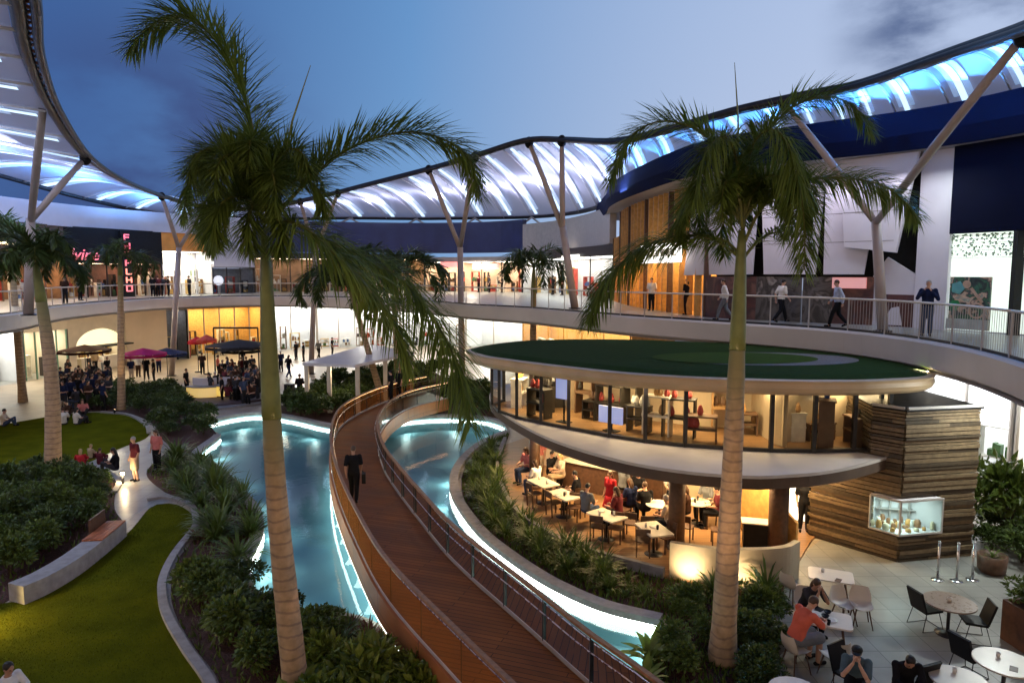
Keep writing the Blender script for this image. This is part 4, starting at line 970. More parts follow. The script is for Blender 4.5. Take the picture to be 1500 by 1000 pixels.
mg = N.new('ShaderNodeMix'); mg.data_type = 'RGBA'; L(gr_.outputs[0], mg.inputs[0]); L(mx.outputs[2], mg.inputs[6]); mg.inputs[7].default_value = (.22,.20,.075,1)
hs = N.new('ShaderNodeHueSaturation'); hs.inputs['Saturation'].default_value = .9; L(mg.outputs[2], hs.inputs['Color']); L(hs.outputs[0], b_.inputs['Base Color']); b_.inputs['Roughness'].default_value = .8
bp = N.new('ShaderNodeBump'); bp.inputs['Strength'].default_value = .35; bp.inputs['Distance'].default_value = .015; L(wv.outputs['Fac'], bp.inputs['Height']); L(bp.outputs['Normal'], b_.inputs['Normal'])

def frond(pts, Lmax, n, rng, plume=.9, w=.03, start=.12, droop=.5):
    """a feathery frond: midrib along pts, leaflets set round it"""
    mb = MB(); c = cr(pts, 24); k = len(c)
    mb.tube(c, [.035*(1-.85*i/(k-1))+.004 for i in range(k)], 5, 1)
    for i in range(n):
        t = start + (1-start)*(i+rng.random())/n; x = t*(k-1); j = min(int(x), k-2); p = c[j].lerp(c[j+1], x-j)
        T = (c[j+1]-c[j]).normalized(); sd = T.cross(V((0,0,1)))
        if sd.length < .2: sd = T.cross(V((0,1,0)))
        sd.normalize(); upv = sd.cross(T)
        prof = min(1, .45+t*2.2) * (1-.62*max(0,(t-.6)/.4)**1.4)
        for s in (-1, 1):
            a = rng.uniform(-1,1)*plume
            dr = T*(.55+.55*t) + (sd*s*math.cos(a) + upv*(math.sin(a)+.1))*.9; dr.normalize()
            Ln = Lmax*prof*rng.uniform(.75,1.1)
            wd = w*rng.uniform(.8,1.2); wv_ = dr.cross(V((rng.uniform(-.4,.4),rng.uniform(-.4,.4),1))); 
            if wv_.length < .1: wv_ = sd.copy()
            wv_.normalize()
            m_ = p + dr*Ln*.5 + V((0,0,-.06*droop*Ln)); e = p + dr*Ln + V((0,0,-.34*droop*Ln))
            mb.add([p-wv_*wd*.3, p+wv_*wd*.3, m_-wv_*wd*.5, m_+wv_*wd*.5, e], [(0,1,3,2),(2,3,4)], 0)
    return mb
def palm(label, base, crown, r0, r1, fronds, shaft=.9, leaf=lf_palm, L_=.7, n=90, w=.035, group='feathery palms in the garden', seed=1, lean=None, plume=.9, droop=.5, spear=None):
    rng = random.Random(seed); base, crown = V(base), V(crown)
    t = thing('palm_tree', label, 'palm tree', base, group)
    mid = base.lerp(crown, .5) + (V(lean) if lean else V((0,0,0)))
    ax = cr([base, mid, crown], 30)
    hgt = crown.z-base.z; ks = max(3, int(30*(1-shaft/hgt)))
    trk = [p for p in ax[:ks]]
    rad = [r1+(r0-r1)*(1-i/len(trk))**.8 + (.18*r0*max(0,1-i/2.5)) + r0*.012*math.sin(i*1.7) for i in range(len(trk))]
    fine = cr(trk, 120); rf = [rad[min(len(rad)-1, int(i/119*(len(rad)-1)))]*(1 - (i/119*(len(rad)-1)-int(i/119*(len(rad)-1)))) + rad[min(len(rad)-1, int(i/119*(len(rad)-1))+1)]*(i/119*(len(rad)-1)-int(i/119*(len(rad)-1))) for i in range(120)]
    rf = [r*(1+.010*(1 if (i*7)%11 in (0,4,8) else 0)) for i, r in enumerate(rf)]
    part('trunk', MB().tube(fine, rf, 14), mt, t, True)
    sh = ax[ks-1:]; part('crown_shaft', MB().tube(sh, [r1*1.12*(1-.55*(i/max(1,len(sh)-1))**1.5) for i in range(len(sh))], 12), m_shaft, t, True)
    for fpts in fronds:
        if isinstance(fpts, dict): ps, ll, nn, ww, pl, dd = fpts['p'], fpts.get('L',L_), fpts.get('n',n), fpts.get('w',w), fpts.get('plume',plume), fpts.get('droop',droop)
        else: ps, ll, nn, ww, pl, dd = fpts, L_, n, w, plume, droop
        part('frond', frond(ps, ll, nn, rng, pl, ww, .14, dd), [leaf, m_rach], t)
    if spear: part('spear_leaf', MB().tube([V(p) for p in spear], [.03,.02,.006], 6), m_shaft, t)
    return t
def auto(crown, n, Lf, seed, lo=-.2, hi=1.2, dz=1.0, az0=0):
    """n arching fronds round a crown"""
    rng = random.Random(seed); out = []; c = V(crown)
    for i in range(n):
        az = az0 + 2*math.pi*i/n + rng.uniform(-.3,.3); el = rng.uniform(lo,hi); l = Lf*rng.uniform(.8,1.1)
        h = V((math.cos(az), math.sin(az), 0)); p = c.copy(); pts = [p.copy()]; e = el
        for s in range(5):
            p = p + (h*math.cos(e)+V((0,0,math.sin(e))))*l/5; pts.append(p.copy()); e -= (.28+.22*s)*dz*rng.uniform(.8,1.2)*.8
        out.append(pts)
    return out
# big left palm
Y0 = 12.4
fr_l = [dict(p=[D(395,330,Y0),D(378,240,Y0),D(360,150,Y0+.2),D(318,62,Y0+.3),D(258,22,Y0+.4),D(205,52,Y0+.4),D(190,72,Y0+.4)], L=1.05, n=460, w=.027, plume=1.1),
        dict(p=[D(400,320,Y0),D(455,262,Y0+.3),D(515,216,Y0+.6),D(590,194,Y0+.8),D(650,204,Y0+.8),D(688,235,Y0+.6),D(700,285,Y0+.4)], L=1.0, n=420, w=.027, plume=1.0),
        dict(p=[D(400,330,Y0),D(455,345,Y0+.8),D(530,375,Y0+1.2),D(600,420,Y0+1.0),D(655,500,Y0+.6),D(682,575,Y0+.4),D(690,625,Y0+.2)], L=1.15, n=330, w=.029, plume=.9, droop=1.1),
        dict(p=[D(390,330,Y0),D(440,330,Y0-.8),D(520,400,Y0-.6),D(575,470,Y0),D(600,540,Y0)], L=1.0, n=200, w=.034, droop=1.1),
        dict(p=[D(390,330,Y0),D(350,270,Y0+.2),D(310,240,Y0+.3),D(280,260,Y0+.4),D(268,320,Y0+.4)], L=.65, n=120, w=.04),
        dict(p=[D(390,330,Y0),D(420,250,Y0+1),D(450,240,Y0+1.8),D(475,275,Y0+2.2)], L=.6, n=90, w=.04)]
for az, el, ln, sd in ((-1.4,1.25,2.4,1),(-1.1,.8,2.3,2),(-1.8,1.0,2.4,3),(-.6,1.2,2.3,4),(-2.5,1.2,2.3,5),(2.9,1.1,2.4,6),(-2.1,.4,1.9,7),(-.2,.8,2.0,8),(1.5,1.2,2.6,9),(2.3,1.3,2.5,10),(-1.55,.2,1.7,11),(-2.8,.3,1.8,12),(-.9,.1,1.6,13),(3.2,.6,2.0,14),(-3.0,1.35,2.2,15)):
    c = D(388,308,Y0); h = V((math.cos(az), math.sin(az), 0)); p = c.copy(); pts = [p.copy()]; e = el
    for s in range(6):
        p = p + (h*math.cos(e)*.8+V((0,0,math.sin(e))))*ln/6; pts.append(p.copy()); e -= .20+.13*s
    fr_l.append(dict(p=pts, L=.68, n=230, w=.021, plume=1.5, droop=.25))
pl = palm('tallest ringed palm in the left foreground with one frond arching high into the sky', P(437,1040,0), D(388,345,Y0), .235, .155, fr_l, shaft=3.0, seed=5, lean=(-.12,0,0), spear=[D(400,320,Y0+.3), D(428,178,Y0+.3), D(455,96,Y0+.3)])
del fr_l
Y1 = 14.2
fr_r = [dict(p=[D(1086,330,Y1),D(1062,235,Y1),D(1020,190,Y1+.2),D(965,178,Y1+.3),D(920,205,Y1+.3),D(893,265,Y1+.3)], L=.85, n=313, w=.026, plume=1.0),
        dict(p=[D(1086,375,Y1),D(1060,352,Y1+.2),D(1010,345,Y1+.6),D(950,358,Y1+.8),D(900,395,Y1+.6),D(870,445,Y1+.5),D(862,470,Y1+.4)], L=.95, n=400, w=.027, plume=.8, droop=1.2),
        dict(p=[D(1088,340,Y1),D(1105,230,Y1),D(1150,165,Y1+.2),D(1205,142,Y1+.3),D(1250,155,Y1+.3),D(1277,195,Y1+.3)], L=.85, n=336, w=.026, plume=1.0),
        dict(p=[D(1088,360,Y1),D(1120,300,Y1-.3),D(1180,265,Y1-.5),D(1250,262,Y1-.5),D(1310,280,Y1-.4),D(1345,320,Y1-.3)], L=.85, n=336, w=.026, plume=.9, droop=1.1),
        dict(p=[D(1088,340,Y1),D(1100,220,Y1-.4),D(1135,190,Y1-.9),D(1165,240,Y1-1.3),D(1178,330,Y1-1.4),D(1178,395,Y1-1.4)], L=.9, n=330, w=.027, droop=1.1),
        dict(p=[D(1088,340,Y1),D(1080,240,Y1-.5),D(1062,200,Y1-1),D(1035,225,Y1-1.3),D(1015,300,Y1-1.5)], L=.85, n=268, w=.026, droop=1.1),
        dict(p=[D(1086,380,Y1),D(1062,360,Y1),D(1035,348,Y1+.1),D(1010,352,Y1+.1)], L=.34, n=40, w=.035, droop=1.4),
        dict(p=[D(1088,380,Y1),D(1102,362,Y1),D(1122,345,Y1+.3),D(1160,335,Y1+.8)], L=.4, n=50, w=.035)]
for az, el, ln, sd in ((1.2,1.0,2.6,1),(2.0,.9,2.5,2),(.5,.8,2.5,3),(2.7,.7,2.4,4),(-1.2,1.1,2.3,5),(-2.2,1.0,2.4,6),(-.5,.9,2.4,7),(1.6,.5,2.4,8),(3.3,1.0,2.4,9),(.1,1.1,2.5,10)):
    c = D(1088,325,Y1); h = V((math.cos(az), math.sin(az), 0)); p = c.copy(); pts = [p.copy()]; e = el
    for s in range(6):
        p = p + (h*math.cos(e)*.85+V((0,0,math.sin(e))))*ln/6; pts.append(p.copy()); e -= .22+.17*s
    fr_r.append(dict(p=pts, L=.7, n=170, w=.028, plume=1.3, droop=.35))
pr = palm('tall ringed palm in front of the cafe pavilion with a smooth green crownshaft', P(1058,968,0), D(1087,338,Y1), .26, .15, fr_r, shaft=2.3, seed=9, lean=(.02,0,0), spear=[D(1084,320,Y1+.5), D(1081,170,Y1+.5), D(1076,92,Y1+.5)])
b = P(78,712,0); c = D(52,385,b.y+.2)
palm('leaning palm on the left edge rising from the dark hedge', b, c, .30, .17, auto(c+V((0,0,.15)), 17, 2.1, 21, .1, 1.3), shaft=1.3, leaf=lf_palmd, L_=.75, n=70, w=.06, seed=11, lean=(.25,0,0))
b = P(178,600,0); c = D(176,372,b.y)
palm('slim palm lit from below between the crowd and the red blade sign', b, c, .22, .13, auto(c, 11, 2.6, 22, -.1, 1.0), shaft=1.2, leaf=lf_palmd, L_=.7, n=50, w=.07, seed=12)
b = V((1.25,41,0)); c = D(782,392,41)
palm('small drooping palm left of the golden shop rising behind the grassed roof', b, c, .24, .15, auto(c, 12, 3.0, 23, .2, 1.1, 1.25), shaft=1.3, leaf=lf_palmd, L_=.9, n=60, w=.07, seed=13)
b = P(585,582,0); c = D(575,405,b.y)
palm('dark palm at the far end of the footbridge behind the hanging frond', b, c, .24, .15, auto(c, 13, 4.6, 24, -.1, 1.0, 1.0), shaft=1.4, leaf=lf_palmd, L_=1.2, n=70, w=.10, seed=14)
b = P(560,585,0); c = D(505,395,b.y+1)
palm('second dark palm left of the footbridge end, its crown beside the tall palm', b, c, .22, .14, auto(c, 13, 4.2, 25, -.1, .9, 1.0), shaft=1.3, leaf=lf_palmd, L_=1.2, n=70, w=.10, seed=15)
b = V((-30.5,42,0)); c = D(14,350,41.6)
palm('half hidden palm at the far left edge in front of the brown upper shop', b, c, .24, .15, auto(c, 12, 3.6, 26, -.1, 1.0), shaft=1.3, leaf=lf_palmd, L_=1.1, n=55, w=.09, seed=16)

# ------------------------------------------------------------------ shrubs: prototypes then copies
lf_dark = leafmat('dark shrub leaf', (.018,.036,.009), (.075,.115,.022), .25, 1.5, .4)
lf_mid = leafmat('mid shrub leaf', (.030,.056,.010), (.12,.17,.028), .3, 1.5, .4)
lf_lime = leafmat('lime leaf', (.06,.10,.01), (.22,.27,.04), .35, 1.5, .4)
lf_strap = leafmat('strappy leaf', (.028,.056,.012), (.12,.175,.03), .3, 1.5, .4)
lf_red = leafmat('reddish leaf', (.05,.015,.010), (.16,.06,.03), .3, 1.5, .4)
m_stem = mat('woody stem', (.06,.04,.025), .9)
def bush_mb(rng, rx, h, n, ll, lw):
    mb = MB()
    cl = [(rng.uniform(-.6,.6)*rx, rng.uniform(-.6,.6)*rx, rng.uniform(.45,.85)*h, rng.uniform(.3,.5)*rx) for _ in range(9)]
    for i in range(n):
        cx_, cy_, cz_, cr_ = rng.choice(cl); th = rng.uniform(0,6.283); ph = math.acos(rng.uniform(-.5,1)); rr = cr_*rng.uniform(.55,1.12)
        o = V((math.sin(ph)*math.cos(th), math.sin(ph)*math.sin(th), math.cos(ph))); p = V((cx_,cy_,cz_)) + o*rr
        if p.z < .03: p.z = rng.uniform(.03,.2)
        d = (o + V((rng.uniform(-.7,.7),rng.uniform(-.7,.7),rng.uniform(-.5,.7)))).normalized(); sd = d.cross(V((rng.uniform(-1,1),rng.uniform(-1,1),1))).normalized()
        l = ll*rng.uniform(.7,1.25); w = lw*rng.uniform(.8,1.2); nn = d.cross(sd)
        mb.add([p, p+d*l*.45+sd*w*.5+nn*.1*w, p+d*l*.5-nn*.12*w, p+d*l*.45-sd*w*.5+nn*.1*w, p+d*l-V((0,0,.12*l))], [(0,1,2),(0,2,3),(1,4,2),(2,4,3)])
    return mb
def strap_mb(rng, n, l, w, spread=.9):
    mb = MB()
    for i in range(n):
        az = rng.uniform(0,6.283); e = rng.uniform(.55,1.45); L_ = l*rng.uniform(.6,1.1); h = V((math.cos(az),math.sin(az),0)); p = h*rng.uniform(0,.08); sd = V((-h.y,h.x,0))
        cs = [p.copy()]
        for s in range(4):
            p = p + (h*math.cos(e)*spread + V((0,0,math.sin(e))))*L_/4; cs.append(p.copy()); e -= rng.uniform(.15,.45)
        vs = []
        for k, c in enumerate(cs):
            ww = w*(.6,1,.9,.6,.08)[k]; vs += [c-sd*ww/2, c+sd*ww/2]
        mb.add(vs, [(2*k,2*k+1,2*k+3,2*k+2) for k in range(4)])
    return mb
PRO = {}
def proto(key, name, mb, m, stem=True):
    o = bpy.data.objects.new(name, mb.mesh(name, m)); PRO[key] = [o, None]
    if stem:
        s = MB(); rng = random.Random(len(PRO))
        for k in range(5): s.tube([(0,0,0),(rng.uniform(-.1,.1),rng.uniform(-.1,.1),.2),(rng.uniform(-.3,.3),rng.uniform(-.3,.3),.5)], [.03,.02,.01], 5)
        PRO[key][1] = s.mesh('stem', m_stem)
r_ = random.Random(42)
for v in range(2):
    proto(('bush',v), 'shrub', bush_mb(r_, .75, 1.0, 950, .17, .10), lf_dark)
    proto(('mid',v), 'shrub', bush_mb(r_, .7, .95, 750, .20, .11), lf_mid)
    proto(('lime',v), 'shrub', bush_mb(r_, .55, .7, 300, .30, .15), lf_lime)
    proto(('strap',v), 'strappy_plant', strap_mb(r_, 90, 1.1, .055), lf_strap, False)
    proto(('flax',v), 'strappy_plant', strap_mb(r_, 70, 1.3, .075, .7), lf_strap, False)
    proto(('red',v), 'bromeliad', strap_mb(r_, 38, .55, .07, 1.1), lf_red, False)
    proto(('broad',v), 'broadleaf_plant', strap_mb(r_, 26, .95, .22, .85), lf_lime, False)
    proto(('small',v), 'small_plant', strap_mb(r_, 30, .45, .035, 1.0), lf_strap, False)
def plant(key, px, py, sc, label, group, cat='shrub', z=0.0, sz=None, pos=None):
    v = r_.randint(0,1); o, st = PRO[(key,v)]
    c = o.copy(); COL.objects.link(c); p = V(pos) if pos else P(px,py,z); c.location = p; c.rotation_euler = (0,0,r_.uniform(0,6.28)); c.scale = (sc,sc,sz or sc*r_.uniform(.85,1.1))
    if st:
        s = bpy.data.objects.new('stem', st); COL.objects.link(s); s.parent = c
    return tag(c, label, cat, group)
def inside(p, poly):
    r = False; n = len(poly)
    for i in range(n):
        a, b = poly[i], poly[(i+1)%n]
        if (a[1] > p[1]) != (b[1] > p[1]) and p[0] < (b[0]-a[0])*(p[1]-a[1])/(b[1]-a[1])+a[0]: r = not r
    return r
def fill(keys, poly, spacing, sc, label, group, cat='shrub', jit=.35, z=0.0):
    """plants set out over a bed, spacing in metres"""
    w = [P(x,y,z) for x,y in poly]; x0 = min(p.x for p in w); x1 = max(p.x for p in w); y0 = min(p.y for p in w); y1 = max(p.y for p in w)
    pl_ = [(p.x,p.y) for p in w]; y = y0; n = 0
    while y < y1:
        x = x0
        while x < x1:
            q = (x+r_.uniform(-jit,jit)*spacing, y+r_.uniform(-jit,jit)*spacing)
            if inside(q, pl_): plant(r_.choice(keys), 0, 0, sc*r_.uniform(.75,1.2), label, group, cat, pos=(q[0],q[1],z)); n += 1
            x += spacing
        y += spacing
    return n
# hedge on the left
fill(['bush','mid'], [(-60,712),(40,702),(118,694),(150,712),(150,742),(140,764),(82,818),(8,856),(-60,870)], .9, .85, 'bushy green shrub in the dense hedge behind the concrete bench wall', 'hedge shrubs behind the bench wall')
for x, y in ((18,745),(52,728),(8,775)): plant('flax', x, y, .9, 'tall light leaved plant standing out of the hedge at the left edge', 'light plants in the left hedge', 'plant')
# dark shrubs behind the paths
fill(['bush'], [(96,604),(150,578),(225,574),(276,592),(300,618),(306,640),(284,655),(250,646),(236,632),(222,616),(190,603),(140,600)], 1.15, .85, 'dark rounded shrub between the crowd and the upper lawn', 'dark shrubs below the crowd')
# bed between lawn and lagoon
fill(['strap','flax'], [(225,695),(262,668),(300,678),(340,708),(356,738),(372,760),(372,800),(352,835),(300,805),(296,765),(286,738),(262,722)], .85, 1.05, 'green strappy plant in the bed between the lawn and the left lagoon', 'strappy plants left of the lagoon', 'plant')
fill(['bush','mid'], [(285,835),(350,840),(366,862),(388,882),(420,895),(425,945),(400,1010),(360,1010),(320,950),(292,890)], .85, .85, 'dark leafy shrub left of the tall palm trunk beside the sinuous kerb', 'dark shrubs beside the sinuous kerb')
fill(['strap','mid'], [(430,900),(470,900),(540,915),(585,960),(560,985),(500,985),(440,975)], .75, .62, 'leafy plant between the tall palm and the footbridge', 'plants below the footbridge', 'plant')
fill(['broad','lime'], [(430,985),(520,975),(600,985),(660,1040),(600,1100),(430,1100)], .55, .95, 'broad light green plant at the bottom edge beside the footbridge', 'broad leaved plants at the bottom edge', 'plant')
for x, y in ((515,925),(540,935),(560,950),(500,940),(575,970)): plant('red', x, y, .85, 'low reddish bromeliad with pale tips near the footbridge side boards', 'bromeliads near the footbridge', 'bromeliad')
for x, y in ((290,790),(312,770),(268,700),(250,690)): plant('red', x, y, .9, 'reddish spiky plant at the lawn side of the strappy bed', 'reddish plants by the lawn', 'plant')
# crescent below the cafe terrace
fill(['small','strap'], [(735,650),(710,660),(694,684),(690,710),(698,735),(722,770),(760,802),(820,838),(890,868),(960,890),(975,870),(915,840),(845,815),(792,788),(748,750),(728,702)], .50, .85, 'low strappy plant in the crescent bed below the cafe terrace', 'low plants below the cafe terrace', 'plant')
# round the right palm
for poly_ in ([(985,912),(1000,875),(1032,878),(1034,950),(1010,985),(965,985)], [(1088,870),(1115,872),(1132,900),(1140,950),(1130,1035),(1095,1040),(1088,980)]): fill(['bush','mid'], poly_, .62, .56, 'dark leafy shrub round the foot of the right palm', 'shrubs round the right palm foot')
fill(['broad'], [(958,925),(990,920),(1000,960),(985,1010),(925,1010)], .75, .8, 'broad leaved plant at the lagoon corner right of the bridge handrail', 'broad leaved plants at the lagoon corner', 'plant')
for x, y, s in ((1046,872,.7),(1122,872,.9)): plant('flax', x, y, s, 'spiky dark plant against the lit curved wall', 'spiky plants against the lit wall', 'plant')
# far hedges
fill(['bush'], [(410,612),(440,610),(480,618),(515,606),(555,580),(640,560),(640,548),(560,552),(500,565),(430,592)], 1.4, 1.05, 'dark clipped shrub behind the lagoon near the white pergola', 'dark shrubs behind the lagoon')
fill(['bush'], [(620,600),(690,606),(735,612),(745,590),(720,568),(660,568)], 1.3, .9, 'dark shrub behind the right lagoon below the hanging frond', 'dark shrubs at the far end of the right lagoon')
# right side by the kiosk
fill(['bush','mid'], [(1440,790),(1470,770),(1530,770),(1560,830),(1500,838),(1448,822)], .8, .95, 'leafy plant at the right of the timber kiosk', 'plants right of the kiosk', 'plant')
plant('mid', 1466, 790, 1.5, 'taller loose plant beside the right edge of the kiosk', None, 'plant', sz=2.2)
pb = thing('planter_box', 'square rust brown planter box at the bottom right edge', 'planter', P(1530,952,0)); c_ = pb.location
pm = MB()
for a in range(4):
    an = a*math.pi/2+.1; o_ = V((math.cos(an),math.sin(an),0)); pm.box(c_+o_*.52+V((0,0,.45)), (.06,1.0 if a%2 else 1.1,.9), an)
part('box', pm, mat('rusted steel', (.13,.055,.03), .7, .35, 5), pb); part('soil', MB().box(c_+V((0,0,.78)), (.98,.98,.06), .1), m_soil, pb)
for dx, dy in ((-.25,-.25),(.25,.2),(-.2,.25),(.28,-.2)): plant('mid', 0, 0, .62, 'leafy plant growing in the rust brown planter box', 'plants in the brown planter box', 'plant', pos=c_+V((dx,dy,.80)))
pb = thing('planter_box', 'low brown planter between the queue posts and the plants', 'planter', P(1452,838,0)); c_ = pb.location
part('pot', MB().lathe([(.25,0),(.33,.1),(.36,.5),(.31,.5),(.29,.42)], c_, 16), m_dwood, pb, True)
plant('small', 0, 0, .9, 'small plant in the low brown planter by the kiosk', None, 'plant', pos=c_+V((0,0,.42)))

# ground cover that nobody could count
gc = MB(); rng = random.Random(77)
def cover(poly, n, h, w):
    w_ = [P(x,y,0) for x,y in poly]; x0 = min(p.x for p in w_); x1 = max(p.x for p in w_); y0 = min(p.y for p in w_); y1 = max(p.y for p in w_); pl_ = [(p.x,p.y) for p in w_]
    for i in range(n):
        q = (rng.uniform(x0,x1), rng.uniform(y0,y1))
        if not inside(q, pl_): continue
        az = rng.uniform(0,6.28); sd = V((math.cos(az),math.sin(az),0))*w; d = V((rng.uniform(-.5,.5),rng.uniform(-.5,.5),1))*h*rng.uniform(.5,1.2); p = V((q[0],q[1],.01))
        gc.add([p-sd, p+sd, p+d], [(0,1,2)])
cover(bed_c, 26000, .18, .03); cover(bed_a, 12000, .18, .03); cover(bed_b, 2500, .2, .04)
struct('ground_cover', gc, lf_mid, 'stuff')
gr = MB(); gc, keep = gr, gc
cover([(-60,1080),(-60,885),(30,880),(120,835),(190,778),(222,742),(255,738),(278,752),(282,770),(270,795),(252,818),(241,862),(248,900),(278,950),(316,1010),(330,1080)], 60000, .035, .006)
struct('lawn_blades', gr, leafmat('grass blade', (.038,.043,.005), (.088,.090,.011), .2, 1.0), 'stuff')
# ================================================================== people
def pose_parts(J):
    """meshes of a figure (facing +Y): body, shirt, long shirt, trousers, shorts, hair, long hair, shoes"""
    v = {k: V(p) for k, p in J.items()}
    pel, chest, neck, head = v['pelvis'], v['chest'], v['neck'], v['head']
    def loft(mb, pts, rx, ry, grow=0, n=14):
        k = len(pts); b = len(mb.v)
        for i, p in enumerate(pts):
            t = (pts[min(i+1,k-1)]-pts[max(i-1,0)]).normalized(); x = V((1,0,0)); y = t.cross(x).normalized()*-1
            for j in range(n):
                a = 2*math.pi*j/n; mb.v.append(tuple(p + x*math.cos(a)*(rx[i]+grow) + y*math.sin(a)*(ry[i]+grow)))
        fs = [(b+i*n+j, b+i*n+(j+1)%n, b+(i+1)*n+(j+1)%n, b+(i+1)*n+j) for i in range(k-1) for j in range(n)]
        fs += [tuple(b+j for j in range(n-1,-1,-1)), tuple(b+(k-1)*n+j for j in range(n))]; mb.f += fs; mb.m += [0]*len(fs)
    sp = cr([pel + (pel-chest).normalized()*.10, pel, pel.lerp(chest,.5), chest, neck], 9)
    rx = [.13,.165,.165,.150,.150,.165,.185,.15,.07]; ry = [.09,.115,.115,.105,.105,.115,.115,.085,.06]
    def limb(mb, a, b, c, r, g=0, n=10, fr=(1,1)):
        b2 = b.lerp(c, fr[1]) if fr[1] < 1 else c
        pts = [a, a.lerp(b,.35), b] + ([b.lerp(c,.35*fr[1]), b2] if fr[1] > 0 else [])
        rr = [r[0]+g, r[0]*.98+g, r[1]+g, r[1]*.98+g, r[2]+(r[1]-r[2])*(1-fr[1])+g][:len(pts)]
        if fr[0] < 1: pts = [a, a.lerp(b,fr[0]*.6), a.lerp(b,fr[0])]; rr = [r[0]+g, r[0]+g, r[0]*.97+g]
        mb.tube(pts, rr, n); 
        for p_, q_ in zip(pts, rr): mb.ball(p_, q_*.99, n=10, m=7)
    arm, leg = (.052,.043,.029), (.088,.060,.040)
    body, shirt, shirtl, trou, shor, hair, hairl, shoes = (MB() for _ in range(8))
    loft(body, sp, rx, ry); loft(shirt, sp[1:], rx[1:], ry[1:], .016); loft(shirtl, sp[1:], rx[1:], ry[1:], .018)
    loft(trou, sp[:4], rx[:4], ry[:4], .013); loft(shor, sp[:4], rx[:4], ry[:4], .013)
    body.tube([neck-V((0,0,.03)), neck.lerp(head,.5)], [.055,.052], 12)
    ax = (head-neck).normalized(); fwd = V(J.get('look',(0,1,0))); fwd = (fwd - ax*fwd.dot(ax)).normalized(); sx = fwd.cross(ax)
    M3 = Matrix((sx, fwd, ax)).transposed()
    hb = lambda mb, off, *r: mb.ball(head + M3 @ V(off), *r, n=16, m=11, rot=M3)
    hb(body, (0,0,.015), .073,.092,.105); hb(body, (0,.022,-.055), .052,.062,.06); hb(body, (0,.095,-.005), .013,.022,.026); hb(body, (0,.086,-.062), .024,.012,.012)
    hb(body, (0,.08,.028), .052,.018,.014)
    for s in (-1,1): hb(body, (s*.074,-.004,-.004), .010,.022,.032)
    hb(hair, (0,-.014,.032), .083,.098,.100); hb(hairl, (0,-.014,.032), .086,.100,.102); hb(hairl, (0,-.06,-.07), .085,.062,.16)
    hair.v = [p for p in hair.v]
    for s, n_ in ((-1,'l'),(1,'r')):
        sh, el, wr = v['sh'+n_], v['el'+n_], v['wr'+n_]; hp, kn, an = v['hip'+n_], v['kn'+n_], v['an'+n_]
        body.ball(sh, .062); limb(body, sh, el, wr, arm); limb(body, hp, kn, an, leg)
        shirt.ball(sh, .076); limb(shirt, sh, el, wr, arm, .020, fr=(.78,0)); shirtl.ball(sh, .078); limb(shirtl, sh, el, wr, arm, .016, fr=(1,.93))
        limb(trou, hp, kn, an, leg, .018, fr=(1,.95)); limb(shor, hp, kn, an, leg, .026, fr=(.95,0)); 
        d = V(J.get('hand'+n_, tuple((wr-el).normalized()))).normalized(); pn = V((s,0,0)); pn = (pn - d*d.dot(pn))
        if pn.length < .1: pn = V((0,1,0)) - d*d.y
        pn.normalize(); wd = d.cross(pn)
        for q in range(3): body.ball(wr + d*(.03+.022*q), .024 if q < 2 else .026, n=8, m=6)
        pb_ = wr + d*.078
        for k_, (o, ln) in enumerate(((-.030,.055),(-.010,.068),(.011,.064),(.030,.050))):
            b0 = pb_ + wd*o; curl = -pn*.018
            body.tube([b0-d*.015, b0+d*ln*.5, b0+d*ln*.85+curl*.6, b0+d*ln*1.0+curl*1.4], [.0115,.0105,.0095,.008], 7)
        tb = wr + d*.035 + wd*-.026; body.tube([tb, tb-wd*.025+d*.02, tb-wd*.034+d*.048-pn*.01], [.013,.012,.009], 7)
        fd = V(J.get('foot'+n_, (s*.12,1,0))).normalized()
        body.tube([an, an-V((0,0,.04))+fd*.03, an-V((0,0,.055))+fd*.13], [.042,.036,.026], 9)
        for q, r in ((-.045,.040),(.0,.044),(.06,.046),(.12,.042),(.155,.034)): shoes.ball(an+fd*q+V((0,0,-.045)), r, r, .042, n=9, m=6)
    return dict(body=(body,.0125), shirt=(shirt,.017), shirtl=(shirtl,.017), trousers=(trou,.017), shorts=(shor,.017), hair=(hair,.017), hairl=(hairl,.017), shoes=(shoes,.017))
def remesh(mb, vox):
    me = mb.mesh('figure', []); o = bpy.data.objects.new('figure', me); COL.objects.link(o)
    m = o.modifiers.new('r', 'REMESH'); m.mode = 'VOXEL'; m.voxel_size = vox; m.use_smooth_shade = True
    s = o.modifiers.new('s', 'SMOOTH'); s.factor = .5; s.iterations = 3
    bpy.context.view_layer.update(); dg = bpy.context.evaluated_depsgraph_get()
    r = bpy.data.meshes.new_from_object(o.evaluated_get(dg)); bpy.data.objects.remove(o); bpy.data.meshes.remove(me)
    r.polygons.foreach_set('use_smooth', [True]*len(r.polygons)); return r
ST = dict(pelvis=(0,0,.95), chest=(0,.0,1.28), neck=(0,-.01,1.48), head=(0,.02,1.63), shl=(-.185,-.01,1.42), shr=(.185,-.01,1.42), ell=(-.235,-.03,1.13), elr=(.235,-.03,1.13), wrl=(-.225,.07,.90), wrr=(.225,.07,.90),
          hipl=(-.085,0,.90), hipr=(.085,0,.90), knl=(-.095,.02,.49), knr=(.095,.02,.49), anl=(-.10,-.02,.085), anr=(.10,-.02,.085))
def var(b, **k): d = dict(b); d.update(k); return d
